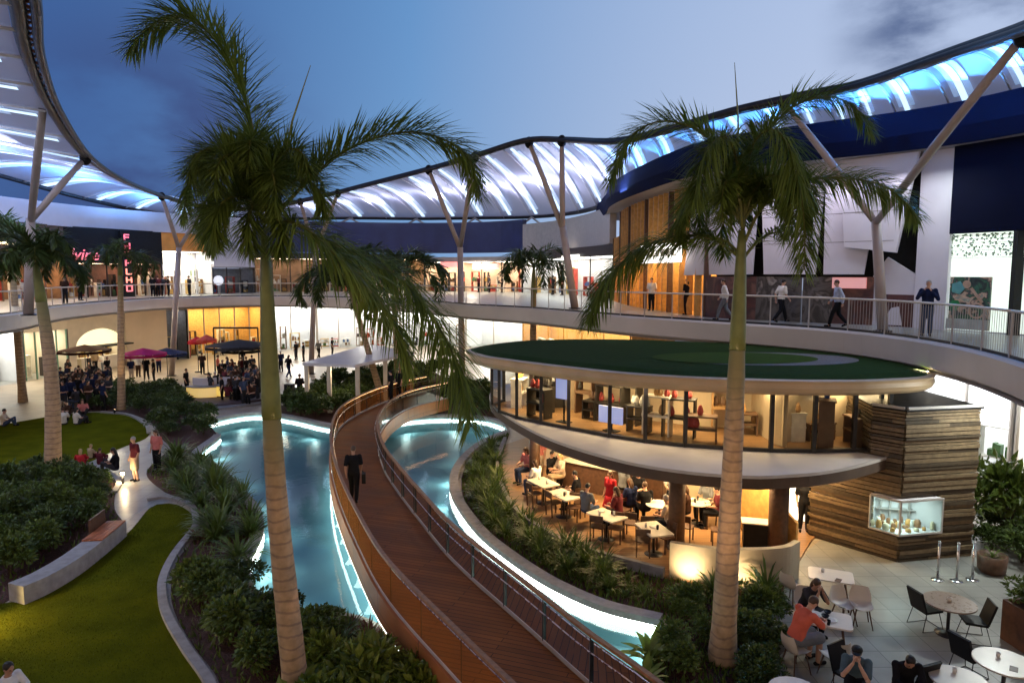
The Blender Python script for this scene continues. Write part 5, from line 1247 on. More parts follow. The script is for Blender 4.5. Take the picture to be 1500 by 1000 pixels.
WALK = var(ST, knl=(-.09,.20,.52), anl=(-.09,.30,.10), knr=(.09,-.06,.49), anr=(.09,-.34,.15), footr=(0,1,-.45), ell=(-.235,-.12,1.14), wrl=(-.22,-.10,.90), elr=(.235,.06,1.14), wrr=(.21,.22,.95), chest=(0,.03,1.28), neck=(0,.04,1.48), head=(0,.08,1.63), shl=(-.185,.02,1.42), shr=(.185,.05,1.42))
PHONE = var(ST, ell=(-.28,.14,1.16), wrl=(-.09,.24,1.42), elr=(.28,.10,1.18), wrr=(.09,.24,1.45), handl=(.5,.1,.8), handr=(-.5,.1,.8))
FOLD = var(ST, ell=(-.25,.02,1.12), wrl=(-.06,.20,1.08), elr=(.25,.02,1.12), wrr=(.06,.21,1.10), handl=(1,.1,.1), handr=(-1,.1,.1))
SIT = dict(pelvis=(0,-.02,.56), chest=(0,.0,.90), neck=(0,.03,1.10), head=(0,.08,1.25), shl=(-.185,.02,1.04), shr=(.185,.02,1.04), ell=(-.24,.10,.77), elr=(.24,.10,.77), wrl=(-.14,.33,.74), wrr=(.14,.33,.74),
           hipl=(-.09,.02,.53), hipr=(.09,.02,.53), knl=(-.11,.44,.53), knr=(.11,.44,.53), anl=(-.11,.40,.09), anr=(.11,.40,.09), look=(0,1,-.15))
LEAN = var(SIT, chest=(0,.12,.88), neck=(0,.24,1.05), head=(0,.34,1.16), look=(0,1,-.7), shl=(-.185,.20,1.0), shr=(.185,.20,1.0), ell=(-.22,.40,.78), elr=(.22,.40,.78), wrl=(-.08,.50,.80), wrr=(.10,.55,.78))
CHIN = var(LEAN, head=(0,.32,1.19), look=(0,1,-.35), ell=(-.20,.46,.79), wrl=(-.06,.46,1.04), elr=(.20,.46,.79), wrr=(.05,.46,1.05), handl=(.25,-.1,1), handr=(-.25,-.1,1))
FLOOR = dict(pelvis=(0,0,.12), chest=(0,-.02,.46), neck=(0,.02,.66), head=(0,.06,.81), shl=(-.185,0,.60), shr=(.185,0,.60), ell=(-.26,.12,.38), elr=(.26,.12,.38), wrl=(-.12,.34,.34), wrr=(.12,.34,.34),
             hipl=(-.09,.04,.12), hipr=(.09,.04,.12), knl=(-.22,.42,.38), knr=(.22,.42,.38), anl=(-.08,.46,.09), anr=(.10,.52,.09))
POSES = {}
for k_, J in dict(stand=ST, walk=WALK, phone=PHONE, fold=FOLD, sit=SIT, lean=LEAN, chin=CHIN, floor=FLOOR).items():
    POSES[k_] = {n: remesh(mb, vx) for n, (mb, vx) in pose_parts(J).items()}
    e = MB(); h = V(J['head']); ax = (h-V(J['neck'])).normalized(); f = V(J.get('look',(0,1,0))); f = (f-ax*f.dot(ax)).normalized(); sx = f.cross(ax)
    for s in (-1,1): e.ball(h + sx*s*.030 + f*.083 + ax*.012, .012, n=8, m=6)
    POSES[k_]['eyes'] = e.mesh('eyes', [])
def cl(name, c): return mat('cloth ' + name, c, .9, .15, 6, spec=.08)
SK = mat('skin light', (.50,.29,.20), .55, .08, 8); SK2 = mat('skin tan', (.36,.19,.12), .55, .08, 8)
C_ = dict(black=cl('black',(.012,.012,.014)), navy=cl('navy',(.015,.022,.06)), white=cl('white',(.70,.68,.64)), grey=cl('grey',(.16,.17,.18)), maroon=cl('maroon',(.10,.02,.025)), khaki=cl('khaki',(.36,.27,.17)),
          red=cl('red',(.45,.025,.03)), coral=cl('coral',(.62,.13,.08)), pink=cl('pink',(.55,.18,.16)), denim=cl('denim',(.05,.07,.13)), blue=cl('blue',(.08,.14,.35)), brown=cl('brown',(.05,.026,.018)), cream=cl('cream',(.60,.50,.38)), lightblue=cl('light blue',(.40,.46,.60)), charcoal=cl('charcoal',(.035,.035,.04)), teal=cl('slate',(.08,.12,.14)))
HR = dict(black=mat('hair black', (.010,.008,.007), .5), brown=mat('hair brown', (.06,.03,.015), .5), blond=mat('hair blond', (.42,.28,.12), .5), grey=mat('hair grey', (.35,.34,.33), .6))
m_eye = mat('eye', (.02,.015,.012), .25)
def person(pose, pos, rz, label, top, bottom, hair='brown', long=False, lower='trousers', sleeves='shirt', group=None, sc=1.0, skin=SK, eyes=False, shoes='black'):
    ps = POSES[pose]
    def mk(name, me, m, par=None):
        o = bpy.data.objects.new(name, me); COL.objects.link(o); o.parent = par
        if not me.materials: me.materials.append(m)
        o.material_slots[0].link = 'OBJECT'; o.material_slots[0].material = m; return o
    b = mk('person', ps['body'], skin); b.location = V(pos); b.rotation_euler = (0,0,rz); b.scale = (sc,)*3
    tag(b, label, 'person', group)
    mk('shirt', ps[sleeves], C_[top], b); mk(lower, ps[lower], C_[bottom], b); mk('hair', ps['hairl' if long else 'hair'], HR[hair], b); mk('shoes', ps['shoes'], C_[shoes], b)
    if eyes: mk('eyes', ps['eyes'], m_eye, b)
    return b
G = lambda x, y, z=0: P(x, y, z)
# footbridge and gardens
q = G(519,734,BZ); person('walk', (q.x,q.y,BZ+.004), .15, 'person in black walking away along the footbridge with a bag', 'black', 'black', 'brown', skin=SK2)
t = thing('shoulder_bag', 'dark bag carried at the side of the walker on the footbridge', 'bag', (q.x+.30,q.y+.05,BZ+.58))
part('bag', MB().box((q.x+.30,q.y+.05,BZ+.74),(.12,.26,.30),.2), m_black, t); part('strap', MB().tube([(q.x+.30,q.y-.05,BZ+.88),(q.x+.26,q.y+.05,BZ+.97),(q.x+.30,q.y+.15,BZ+.88)], .012, 6), m_black, t)
person('stand', G(199,704), 2.6, 'person in a maroon top and khaki shorts standing by the bollard light', 'maroon', 'khaki', 'grey', lower='shorts')
person('stand', G(231,690), 2.9, 'person with a pink top and black trousers right of the maroon top', 'pink', 'black', 'brown', True, sc=.98)
person('floor', G(170,692,.0)+V((0,0,.10)), 1.9, 'person in black sitting on the path edge beside the maroon top', 'black', 'charcoal', 'black', True)
person('floor', G(119,684), .4, 'blond child in a red and white top sitting at the edge of the upper lawn', 'red', 'red', 'blond', True, sc=.82)
person('floor', G(133,672), -.4, 'small child in yellowish brown beside the blond child on the upper lawn', 'khaki', 'brown', 'blond', sc=.7)
person('floor', G(147,680), .2, 'child in dark red low on the upper lawn behind the sitting person in black', 'maroon', 'maroon', 'brown', sc=.75)
person('floor', G(6,624), -1.2, 'person in a pale top sitting on the grass at the far left edge', 'cream', 'denim', 'black')
for i, (x, y, tp, lb) in enumerate(((93,622,'white','left of two people in white sitting on the far lawn edge'),(112,622,'white','right of two people in white sitting on the far lawn edge'),(100,610,'brown','person in brown sitting just behind the two in white'),(122,608,'pink','person in faded pink sitting behind the right one in white'),(86,604,'khaki','person in khaki half hidden by the leaning palm behind the sitters'))):
    person('floor', G(x,y), (.5,-.6,2.6,-2.6,1)[i], lb, tp, 'charcoal', ('brown','black','black','brown','grey')[i], i % 2 == 1)
q = P(14,1040,0); person('floor', (q.x,q.y,.02), -1.9, 'dark haired person in white sitting on the lawn at the bottom left corner', 'white', 'white', 'black', sleeves='shirtl', eyes=True, skin=SK2, sc=1.0)
# crowd on the plaza
crowd_l = [(84,585,'cream','brown','person in a cream top at the left end of the crowd beside the leaning palm'),(101,560,'black','black','person in black under the brown parasol at the left of the crowd'),(132,552,'black','charcoal','tall dark figure in front of the arched shop counter'),
           (140,545,'khaki','black','person in khaki right of the tall dark figure by the arched shop'),(151,548,'white','grey','person in white in the crowd just left of the slim palm'),(158,556,'black','navy','person in black touching the slim palm trunk on its left'),
           (193,558,'navy','cream','person in a navy top right of the slim palm'),(203,552,'white','brown','person in white under the magenta parasol'),(215,556,'black','black','left dark figure under the magenta parasol'),(226,560,'black','charcoal','right dark figure under the magenta parasol'),(233,545,'pink','navy','person in pink at the right edge of the magenta parasol')]
for i, (x, y, tp, bt_, lb) in enumerate(crowd_l): person(('stand','fold','walk')[i%3], G(x,y), r_.uniform(0,6.28), lb, tp, bt_, ('black','brown','black','blond')[i%4], i%3 == 1, skin=SK2 if i%2 else SK)
for i, (x, y) in enumerate([(88,596),(94,601),(113,600),(124,596),(131,600),(143,595),(152,601),(160,592),(104,588),(119,578),(139,566),(156,565),(163,574),(90,575),(98,566),(92,588),(99,570),(111,566),(127,588),(146,577),(153,588),(128,577),(113,578),(96,578),(108,583),(117,572),(124,582),(133,571),(142,580),(150,570),(118,590),(137,589),(158,582),(105,595),(148,590)]):
    person(('stand','fold','sit')[i%3], G(x,y), r_.uniform(0,6.28), 'dark clothed person in the dense crowd left of the slim palm', ('black','navy','charcoal','navy','brown')[i%5], ('black','charcoal','denim')[i%3], ('black','brown')[i%2], i%4 == 0, group='dense crowd left of the slim palm')
for i, (x, y, tp, bt_, lb) in enumerate([(274,578,'black','black','lone person in black left of the yellow lit counters'),(297,548,'brown','black','person in brown standing below the red parasols'),(309,585,'charcoal','black','dark figure in front of the gap between the yellow lit counters'),(317,583,'black','charcoal','second dark figure between the yellow lit counters, on the right'),
        (320,553,'coral','black','person with a reddish top behind the yellow lit counters'),(356,540,'black','black','person in black under the wide dark awning'),(325,520,'maroon','black','person in maroon far back beside the dark awning'),(412,545,'navy','black','person in navy right of the tall palm trunk'),(423,553,'black','navy','dark person left of the white pergola'),
        (434,527,'black','charcoal','left one of two distant figures before the dazzling white store'),(445,529,'black','black','right one of two distant figures before the dazzling white store'),(467,525,'grey','black','distant person in grey beside the pergola roof'),(487,520,'black','black','distant dark person just above the white pergola roof'),(440,588,'black','black','dark person standing at the front post of the white pergola')]):
    person(('stand','fold','walk')[i%3], G(x,y), r_.uniform(0,6.28), lb, tp, bt_, ('black','brown','black','grey')[i%4], i%3 == 2, skin=SK2 if i%2 else SK)
for i, (x, y) in enumerate([(326,590),(334,592),(346,591),(358,593),(371,592),(378,588),(331,576),(350,580),(365,578),(379,580),(343,556),(355,556),(370,553),(377,562),(326,570),(336,582),(357,583),(370,584),(376,572),(349,562),(327,562),(341,560),(330,572),(338,566),(346,575),(353,568),(361,577),(368,570),(374,578),(340,588),(352,590),(364,589),(372,563),(334,556),(346,557),(362,556)]):
    person(('stand','sit','fold')[i%3], G(x,y), r_.uniform(0,6.28), 'dark clothed person in the crowd just left of the tall palm trunk', ('black','maroon','charcoal','denim','brown')[i%5], ('black','charcoal')[i%2], ('black','brown')[i%2], i%4 == 1, group='crowd left of the tall palm')
for i, (x, y, lb) in enumerate(((573,588,'person in black at the far end of the footbridge, on the left'),(584,584,'person in black at the far end of the footbridge, in the middle'),(594,581,'person in maroon at the far end of the footbridge, on the right'))):
    q = G(x,y,BZ); person('stand', (q.x,q.y,BZ+.004) if i < 2 else (q.x,q.y,BZ+.004), r_.uniform(0,6), lb, ('black','black','maroon')[i], 'black', 'black', i == 1)
# upper gallery
def gal_pt(px, py): 
    p = P(px,py,6.0); return p
person('phone', gal_pt(1356,492), 2.55, 'person in a navy shirt raising both hands to the face at the gallery balustrade', 'navy', 'denim', 'grey', sleeves='shirtl', sc=1.02, skin=SK)
person('walk', gal_pt(1226,479), 1.35, 'person in a pale top and dark trousers walking left along the gallery', 'lightblue', 'black', 'brown', sleeves='shirtl')
person('walk', gal_pt(1143,472), -1.4, 'person in a white shirt and black trousers walking right before the black and white hoarding', 'white', 'black', 'black')
person('walk', gal_pt(1061,469), 1.2, 'person in a white top and grey trousers beside the right palm crownshaft', 'white', 'grey', 'brown', sleeves='shirtl')
person('stand', gal_pt(1006,461), .5, 'person in black with long hair before the golden shop', 'black', 'black', 'black', True)
person('stand', gal_pt(954,455), 2.6, 'person in a white top and black trousers before the golden shop entrance', 'white', 'black', 'black')
person('stand', gal_pt(892,452), .3, 'person in black at the left corner of the golden shop', 'black', 'black', 'black')
for i, (x, y) in enumerate([(133,434),(118,440),(40,452),(96,444)]): person('stand', gal_pt(x,y), r_.uniform(0,6), ('person in white on the gallery below the red script sign','person in grey on the gallery left of the red blade sign','person in cream on the gallery at the far left','person in brown on the gallery behind the leaning palm')[i], ('white','grey','cream','brown')[i], 'black', 'brown', i%2 == 1)
for i, x in enumerate([206,214,222,230,262,700,716,735,812,826]):
    q = hit(x).lerp(V((0,30,0)), .06); person(('stand','fold')[i%2], (q.x,q.y,6.012), r_.uniform(0,6), 'small dark clothed person on the far gallery among the shop lights', ('black','maroon','charcoal','brown')[i%4], 'black', ('black','brown')[i%2], group='small figures on the far gallery')
# cafe terrace guests
CF = [('sit',772,706,2.2,'pink','denim','brown',True,'guest in pink at the left column of the cafe terrace'),('stand',790,700,2.9,'pink','cream','brown',True,'guest in a pink top standing right of the left terrace column'),('sit',806,712,-2.2,'black','black','black',False,'guest in black behind the left rectangular table'),('sit',822,716,2.0,'cream','khaki','blond',True,'guest with a cream top at the far side of the left rectangular table'),
      ('sit',832,690,1.0,'black','black','brown',False,'guest in black near the counter behind the cream top'),('sit',845,688,.4,'khaki','black','blond',True,'blond guest at the counter left of the red dress'),('sit',924,762,.5,'navy','black','brown',True,'guest in navy blue seated left of the round terrace table'),('sit',945,768,.2,'black','black','brown',False,'broad guest in black seated with the back turned at the round terrace table'),
      ('sit',1005,772,1.2,'brown','black','brown',True,'guest in brown behind the round table right of the middle column'),('sit',1052,774,1.4,'maroon','black','black',False,'guest in maroon seated beside the right palm trunk on the terrace'),('sit',870,712,2.6,'charcoal','black','black',True,'guest in charcoal seated behind the red dress'),('sit',858,705,-.6,'teal','black','brown',False,'guest in slate seated left of the red dress near the counter'),('stand',880,690,2.9,'cream','black','brown',True,'guest in cream standing far back by the counter'),('sit',912,735,-1.0,'grey','black','brown',False,'guest in grey seated right of the red dress'),('sit',935,745,2.4,'black','denim','black',True,'guest in black with long hair facing out at the round terrace table'),('sit',985,742,2.8,'white','black','black',False,'guest in white seated behind the middle terrace column'),('sit',786,728,.8,'white','denim','brown',True,'guest in white seated at the table nearest the left terrace column'),('sit',845,748,1.2,'black','black','black',False,'guest in black seated right of the second terrace table'),('sit',905,776,.9,'maroon','black','brown',True,'guest in maroon seated at the table below the red dress'),('sit',978,790,1.0,'cream','black','grey',False,'guest in cream seated at the square table by the middle column'),('sit',858,770,-.8,'grey','denim','black',False,'guest in grey seated left of the table below the red dress'),('stand',1118,760,2.5,'white','black','black',False,'waiter in white standing left of the right terrace column'),('sit',1035,760,2.2,'grey','black','grey',True,'grey haired guest seated at the round table by the palm trunk'),('stand',1177,778,2.9,'black','black','black',False,'person in black standing in the bright doorway left of the kiosk')]
for po_, x, y, rz, tp, bt_, hr, lg_, lb in CF: person(po_, G(x,y,.06), rz, lb, tp, bt_, hr, lg_)
q = G(893,762,.06); rd = person('stand', q, 2.2, 'person in a bright red dress standing among the terrace tables', 'red', 'red', 'brown', True, lower='shorts', skin=SK, sc=.94)
sk_ = MB().lathe([(.17,.88),(.20,.75),(.25,.55),(.27,.52)], (0,0,0), 18); o = bpy.data.objects.new('skirt', sk_.mesh('skirt', C_['red'], True)); COL.objects.link(o); o.parent = rd
# ================================================================== furniture
m_top = mat('pale table top', (.66,.58,.47), .35, .08, 3); m_wtop = mat('white table top', (.74,.68,.60), .35, .06, 3); m_btop = mat('brown table top', (.30,.22,.165), .3, .08, 14)
m_shell = mat('cream plastic shell', (.66,.58,.48), .4, .05, 2)
def place(o, pos, rz=0): o.location = V(pos); o.rotation_euler = (0,0,rz); return o
def rounded(w, l, r, n=5):
    out = []
    for sx, sy, a0 in ((1,1,0),(-1,1,90),(-1,-1,180),(1,-1,270)):
        for i in range(n+1):
            a = R(a0+90*i/n); out.append((sx*(w/2-r)+r*math.cos(a), sy*(l/2-r)+r*math.sin(a)))
    return out
def rect_table(label, w=.75, l=1.15, m=None, group=None):
    t = thing('rectangular_table', label, 'table', (0,0,0), group)
    part('tabletop', MB().prism(rounded(w,l,.10), .71, .745), m or m_wtop, t)
    for sx in (-1,1):
        for sy in (-1,1): part('leg', MB().tube([(sx*(w/2-.16),sy*(l/2-.2),.71),(sx*(w/2-.08),sy*(l/2-.1),0)], [.025,.018], 8), m_dwood, t, True)
    return t
def pedestal_table(label, w=.8, l=.8, m=None, group=None, rnd=False):
    t = thing('round_table' if rnd else 'cafe_table', label, 'table', (0,0,0), group)
    if rnd: part('tabletop', MB().lathe([(w/2-.01,.71),(w/2,.72),(w/2,.74),(w/2-.01,.745)], n=36), m or m_top, t)
    else: part('tabletop', MB().prism(rounded(w,l,.04), .705, .745), m or m_top, t)
    part('pedestal', MB().tube([(0,0,.04),(0,0,.70)], .035, 10), m_dark, t, True)
    part('foot', MB().lathe([(.26,0),(.26,.012),(.05,.045)], n=20), m_dark, t, True)
    return t
def shell_chair(label, group, m=None):
    t = thing('shell_chair', label, 'chair', (0,0,0), group); mb = MB()
    prof = [(.22,.45),(.05,.425),(-.14,.44),(-.21,.53),(-.25,.68),(-.28,.82)]; hw = [.20,.225,.225,.235,.225,.17]
    n = 9; rows = []
    for (y, z), w in zip(prof, hw):
        rows.append([(w*(2*i/(n-1)-1), y + (abs(2*i/(n-1)-1)**2.5)*(.06 if z > .5 else 0), z + (abs(2*i/(n-1)-1)**2.5)*(.07 if z < .5 else .01)) for i in range(n)])
    for off in (0, -.014):
        b = len(mb.v)
        for r in rows: mb.v += [(x, y+off*.6, z+off) for x, y, z in r]
        f = [(b+i*n+j, b+i*n+j+1, b+(i+1)*n+j+1, b+(i+1)*n+j) for i in range(len(rows)-1) for j in range(n-1)]; mb.f += f; mb.m += [0]*len(f)
    part('seat_shell', mb, m or m_shell, t, True)
    for sx in (-1,1):
        for sy in (-1,1): part('leg', MB().tube([(sx*.13,sy*.13-.0,.43),(sx*.21,sy*.21,0)], [.018,.011], 8), m_dwood, t, True)
    return t
def sled_chair(label, group):
    t = thing('sled_chair', label, 'chair', (0,0,0), group)
    s = MB(); s.bar((0,.23,.45),(0,-.2,.43),.46,.05,up=(0,0,1)); part('seat', s, m_black, t)
    b = MB(); b.bar((0,-.19,.44),(0,-.33,.90),.46,.045,up=(0,1,0)); part('backrest', b, m_black, t)
    for sx in (-1,1): part('leg_frame', MB().tube([(sx*.2,.15,.43),(sx*.24,.25,.012),(sx*.24,-.27,.012),(sx*.2,-.16,.43)], .010, 7), m_dark, t, True)
    part('crossbar', MB().tube([(-.24,.25,.014),(.24,.25,.014)], .009, 6), m_dark, t, True)
    return t
def cafe_chair(label, group):
    t = thing('cafe_chair', label, 'chair', (0,0,0), group)
    part('seat', MB().prism(rounded(.42,.42,.08), .43, .46), m_dwood, t); part('backrest', MB().bar((-.2,-.24,.74),(.2,-.24,.74),.03,.2), m_dwood, t)
    for sx in (-1,1):
        part('leg', MB().bar((sx*.17,.17,0),(sx*.17,.17,.43),.035,.035), m_dwood, t); part('leg', MB().bar((sx*.18,-.2,0),(sx*.18,-.25,.84),.035,.035), m_dwood, t)
    return t
TP = lambda x, y: (lambda p: (p.x, p.y, .008))(P(x,y,.745))
SP_ = lambda x, y: (lambda p: (p.x, p.y, .008))(P(x,y,.45))
# outdoor terrace at the bottom right
place(rect_table('empty white rectangular table nearest the slatted kiosk', .72, 1.0, group='white tables on the right terrace'), TP(1217,842), R(68))
tb2 = TP(1208,905); place(rect_table('white rectangular table with dishes between the coral shirt and its companion', .72, 1.05, group='white tables on the right terrace'), tb2, R(68))
place(pedestal_table('round brown table between two black chairs near the queue posts', 1.05, m=m_btop, rnd=True, group='round tables on the right terrace'), TP(1391,881))
place(pedestal_table('round pale table at the bottom right corner in front of a black chair', 1.05, m=m_top, rnd=True, group='round tables on the right terrace'), TP(1472,969))
place(pedestal_table('round pale table at the bottom edge right of the bowed person in black', .95, m=m_top, rnd=True, group='round tables on the right terrace'), TP(1405,995))
place(pedestal_table('round white table at the bottom edge below the coral shirt', .9, m=m_wtop, rnd=True, group='round tables on the right terrace'), TP(1165,1012))
sc1 = shell_chair('cream shell chair beside the low curved wall', 'cream shell chairs'); place(sc1, SP_(1160,858), R(-60))
for x, y, a, lb in ((1236,886,200,'cream shell chair on the near side of the empty white table'),(1262,888,165,'cream shell chair with dark legs right of the empty white table'),(1166,952,-72,'cream shell chair carrying the person in the coral shirt'),(1181,888,170,'cream shell chair under the person behind the dishes'),(1222,960,20,'pale chair with thin legs on the near side of the table with dishes')):
    dup(sc1, SP_(x,y), R(a), label=lb)
sb = sled_chair('black sled chair left of the round brown table', 'black sled chairs'); place(sb, SP_(1357,890), R(-80))
for x, y, a, lb in ((1427,908,75,'black sled chair right of the round brown table'),(1420,958,-70,'black sled chair on the left of the corner round table'),(1340,992,20,'black sled chair under the bowed person in black'),(1245,985,-150,'black sled chair under the person in the dark cap')):
    dup(sb, SP_(x,y), R(a), label=lb)
m_plate = mat('white china', (.75,.73,.68), .25, .04, 2)
for i, (dx, dy, k) in enumerate(((.10,-.12,'plate'),(-.12,.18,'plate'),(.02,.02,'bowl'),(.15,.20,'bowl'),(-.05,-.28,'cup'))):
    c = (tb2[0]+dx, tb2[1]+dy, .754)
    if k == 'plate': solo('plate', MB().lathe([(.06,0),(.11,.012),(.115,.016),(.06,.006)], c, 18), m_plate, 'white plate on the table with dishes', 'plate', 'plates on the dish table', True)
    elif k == 'bowl': solo('bowl', MB().lathe([(.04,0),(.07,.03),(.08,.055),(.072,.05),(.04,.02)], c, 16), m_black, 'small black bowl on the table with dishes', 'bowl', 'black bowls on the dish table', True)
    else: solo('cup', MB().lathe([(.03,0),(.04,.05),(.042,.10),(.036,.09),(.03,.03)], c, 14), m_black, 'black cup at the edge of the table with dishes', 'cup', None, True)
for x, y, kind in ((1205,838,'cup'),(1228,850,'menu'),(1462,962,'cup'),(1485,980,'menu'),(1398,985,'cup')):
    q_ = TP(x,y)
    if kind == 'cup': solo('cup', MB().lathe([(.03,0),(.038,.05),(.04,.09),(.034,.085),(.03,.03)], (q_[0],q_[1],.754), 14), m_plate, 'small white cup left on a terrace table', 'cup', 'white cups on the terrace tables', True)
    else: solo('menu_card', MB().box((q_[0],q_[1],.757),(.20,.13,.006),.9), m_dwood, 'brown menu lying on a terrace table', 'menu', 'brown menus on the terrace tables')
solo('menu_card', MB().box((tb2[0]+.05,tb2[1]+.35,.757),(.22,.14,.006),.6), m_black, 'black menu lying at the far end of the table with dishes', 'menu')
q = TP(1391,881); solo('candle_glass', MB().lathe([(.04,0),(.045,.09),(.038,.085),(.034,.02)], (q[0],q[1],.754), 12), m_wtop, 'small pale candle glass on the round brown table', 'candle', None, True)
q = SP_(1166,945); person('lean', (q[0],q[1],.008), R(-72), 'person in a coral shirt seated at the white table with dishes', 'coral', 'grey', 'brown', lower='shorts', skin=SK, eyes=True, sc=1.12)
q = SP_(1180,892); person('chin', (q[0],q[1],.008), R(-165), 'person with reddish hair and hands at the mouth behind the table with dishes', 'charcoal', 'black', 'brown', True, skin=SK2, eyes=True)
q = SP_(1254,1000); cp = person('chin', (q[0],q[1],.008), R(150), 'person in a grey shirt and dark cap with hands over the face', 'teal', 'black', 'black', skin=SK, eyes=True)
hd = V(CHIN['head']); cm = MB(); cm.ball(hd+V((0,-.01,.065)), .096,.108,.075, 14, 8); cm.ball(hd+V((0,.125,.045)), .07,.075,.012, 14, 6); o = bpy.data.objects.new('cap', cm.mesh('cap', m_black, True)); COL.objects.link(o); o.parent = cp
q = SP_(1322,1008); person('lean', (q[0],q[1],.008), R(165), 'person in black bowing over at the bottom edge right of the cap', 'black', 'black', 'black', sleeves='shirtl', skin=SK2, eyes=True)
# cafe terrace tables and chairs
ct = pedestal_table('pale rectangular cafe table nearest the left terrace column', .7, 1.1, group='tables on the cafe terrace'); tps = [(826,724,R(35),'pale rectangular cafe table in front of the cream topped guest'),(889,754,R(38),'pale rectangular cafe table beside the red dress at the terrace edge'),(958,774,R(15),'square pale cafe table just left of the middle column'),(862,680,R(10),'long pale table far back by the counter left of the red dress')]
place(ct, (lambda p: (p.x,p.y,.064))(P(796,706,.8)), R(30))
for x, y, a, lb in tps: p = P(x,y,.8); dup(ct, (p.x,p.y,.064), a, label=lb)
rt_ = pedestal_table('round pale cafe table left of the middle terrace column', .85, rnd=True, group='round tables on the cafe terrace'); p = P(966,738,.8); place(rt_, (p.x,p.y,.064))
p = P(1022,735,.8); dup(rt_, (p.x,p.y,.064), 0, label='round pale cafe table between the middle column and the palm trunk')
cc = cafe_chair('dark wooden cafe chair on the terrace', 'dark chairs on the cafe terrace'); first = True
for x, y, a in ((784,722,-60),(812,735,-60),(840,742,160),(850,735,170),(876,770,-20),(902,772,160),(912,745,140),(942,790,-10),(975,785,120),(925,765,-20),(946,770,0),(985,748,100),(1005,770,-30),(1042,752,90),(1052,775,80),(835,690,-30),(850,692,10),(870,700,0),(885,698,0)):
    p = P(x,y,.45+.06)
    if first: place(cc, (p.x,p.y,.064), R(a)); first = False
    else: dup(cc, (p.x,p.y,.064), R(a))
fr1 = thing('serving_trolley', 'dark serving trolley on the terrace left of the right column', 'trolley', (0,0,0)); p = P(1112,786,.4)
part('cabinet', MB().box((0,0,.42),(.9,.45,.7)), m_black, fr1); part('worktop', MB().box((0,0,.79),(1.0,.5,.035)), m_top, fr1)
for sx in (-1,1):
    for sy in (-1,1): part('castor', MB().ball((sx*.38,sy*.17,.035),.035), m_dark, fr1, True)
place(fr1, (p.x,p.y,.064), R(-15))
rngf = random.Random(8)
for k, (x, y) in enumerate(((796,706),(826,724),(889,754),(958,774),(966,738),(1022,735),(862,680))):
    p = P(x,y,.8)
    for j in range(3):
        c = (p.x+rngf.uniform(-.25,.25), p.y+rngf.uniform(-.3,.3), .814)
        if j < 2: solo('glass', MB().lathe([(.028,0),(.034,.06),(.036,.13),(.03,.12),(.026,.02)], c, 10), m_plate if rngf.random() < .5 else m_dark, 'small drinking glass on a cafe terrace table', 'glass', 'glasses on the cafe terrace tables', True)
        else: solo('plate', MB().lathe([(.06,0),(.11,.012),(.115,.016),(.06,.006)], c, 14), m_plate, 'plate on a cafe terrace table', 'plate', 'plates on the cafe terrace tables', True)
# bench wall on the lawn
bw = cr([P(x,y,0) for x,y in [(36,886),(75,868),(120,840),(160,808),(186,785)]], 24); bt_ = thing('bench_wall', 'long curved concrete bench wall with an orange timber seat at its end', 'bench', (bw[12].x,bw[12].y,0))
part('wall', MB().band(bw, .55, 0, .47), m_conc, bt_)
sw = cr(bw[15:], 12)
for k in range(5):
    c_ = offset(sw, .015+k*.11); part('seat_slat', MB().band(c_, .095, .475, .515), m_orangew if False else mat('orange timber', (.42,.13,.045), .5, .25, 7), bt_)
sbk = offset(sw[4:], .58)
part('backrest', MB().band(sbk, .05, .45, .88), m_dwood, bt_)
# small bollard light
p = P(180,708,0); bo = thing('bollard_light', 'small glowing bollard light at the path corner by the maroon top', 'light', p)
part('post', MB().tube([p, p+V((0,0,.34))], .05, 12), m_dark, bo, True); part('lens', MB().tube([p+V((0,0,.34)), p+V((0,0,.46))], .065, 12), m_warm, bo, True); part('hat', MB().tube([p+V((0,0,.46)), p+V((0,0,.49))], .085, 12), m_dark, bo, True)
lamp('POINT', 'bollard_lamp', p+V((.12,-.14,.42)), 50, (1,.75,.42), .05)
# palm uplights
for px, py, aim, pw, lb in ((168,606,D(176,450,40.5),260,'spotlight at the foot of the slim palm'),(96,728,D(60,480,24.6),210,'spotlight in the hedge shining up the leaning palm')):
    spotlight(px, py, tuple(aim), lb, pw, (1,.66,.32), .1, 40)
q = pl.location; spotlight(505, 1085, tuple(D(408,520,12.4)), 'spotlight in the plants at the foot of the tall left palm', 620, (1,.60,.27), .3, 70)
spotlight(1030, 1070, tuple(D(1080,520,14.2)), 'spotlight in the shrubs at the foot of the right palm', 520, (1,.62,.36), .3, 70)
spotlight(-110, 900, tuple(P(120,905,0)), 'spotlight outside the left hedge skimming across the big lawn', 520, (1,.72,.25), .5, 95)
# plaza: parasols, counters, pergola
def parasol(label, px, py, r, h, m, tilt=0):
    p = P(px,py,0); t = thing('parasol', label, 'parasol', p, 'parasols on the plaza')
    part('pole', MB().tube([p, p+V((0,0,h+.3))], .03, 8), m_dark, t, True)
    mb = MB(); n = 8
    for i in range(n):
        a0, a1 = 2*math.pi*i/n, 2*math.pi*(i+1)/n; ap = p+V((0,0,h+.42)); e0 = p+V((r*math.cos(a0),r*math.sin(a0),h)); e1 = p+V((r*math.cos(a1),r*math.sin(a1),h)); md = (e0+e1)/2+V((0,0,.05))
        mb.add([ap,e0,md,e1], [(0,1,2),(0,2,3)]); mb.add([e0,e0-V((0,0,.18)),e1-V((0,0,.18)),e1], [(0,1,2,3)])
    part('canopy', mb, m, t)
    part('base', MB().lathe([(.3,0),(.3,.06),(.05,.1)], p, 14), m_dark, t, True)
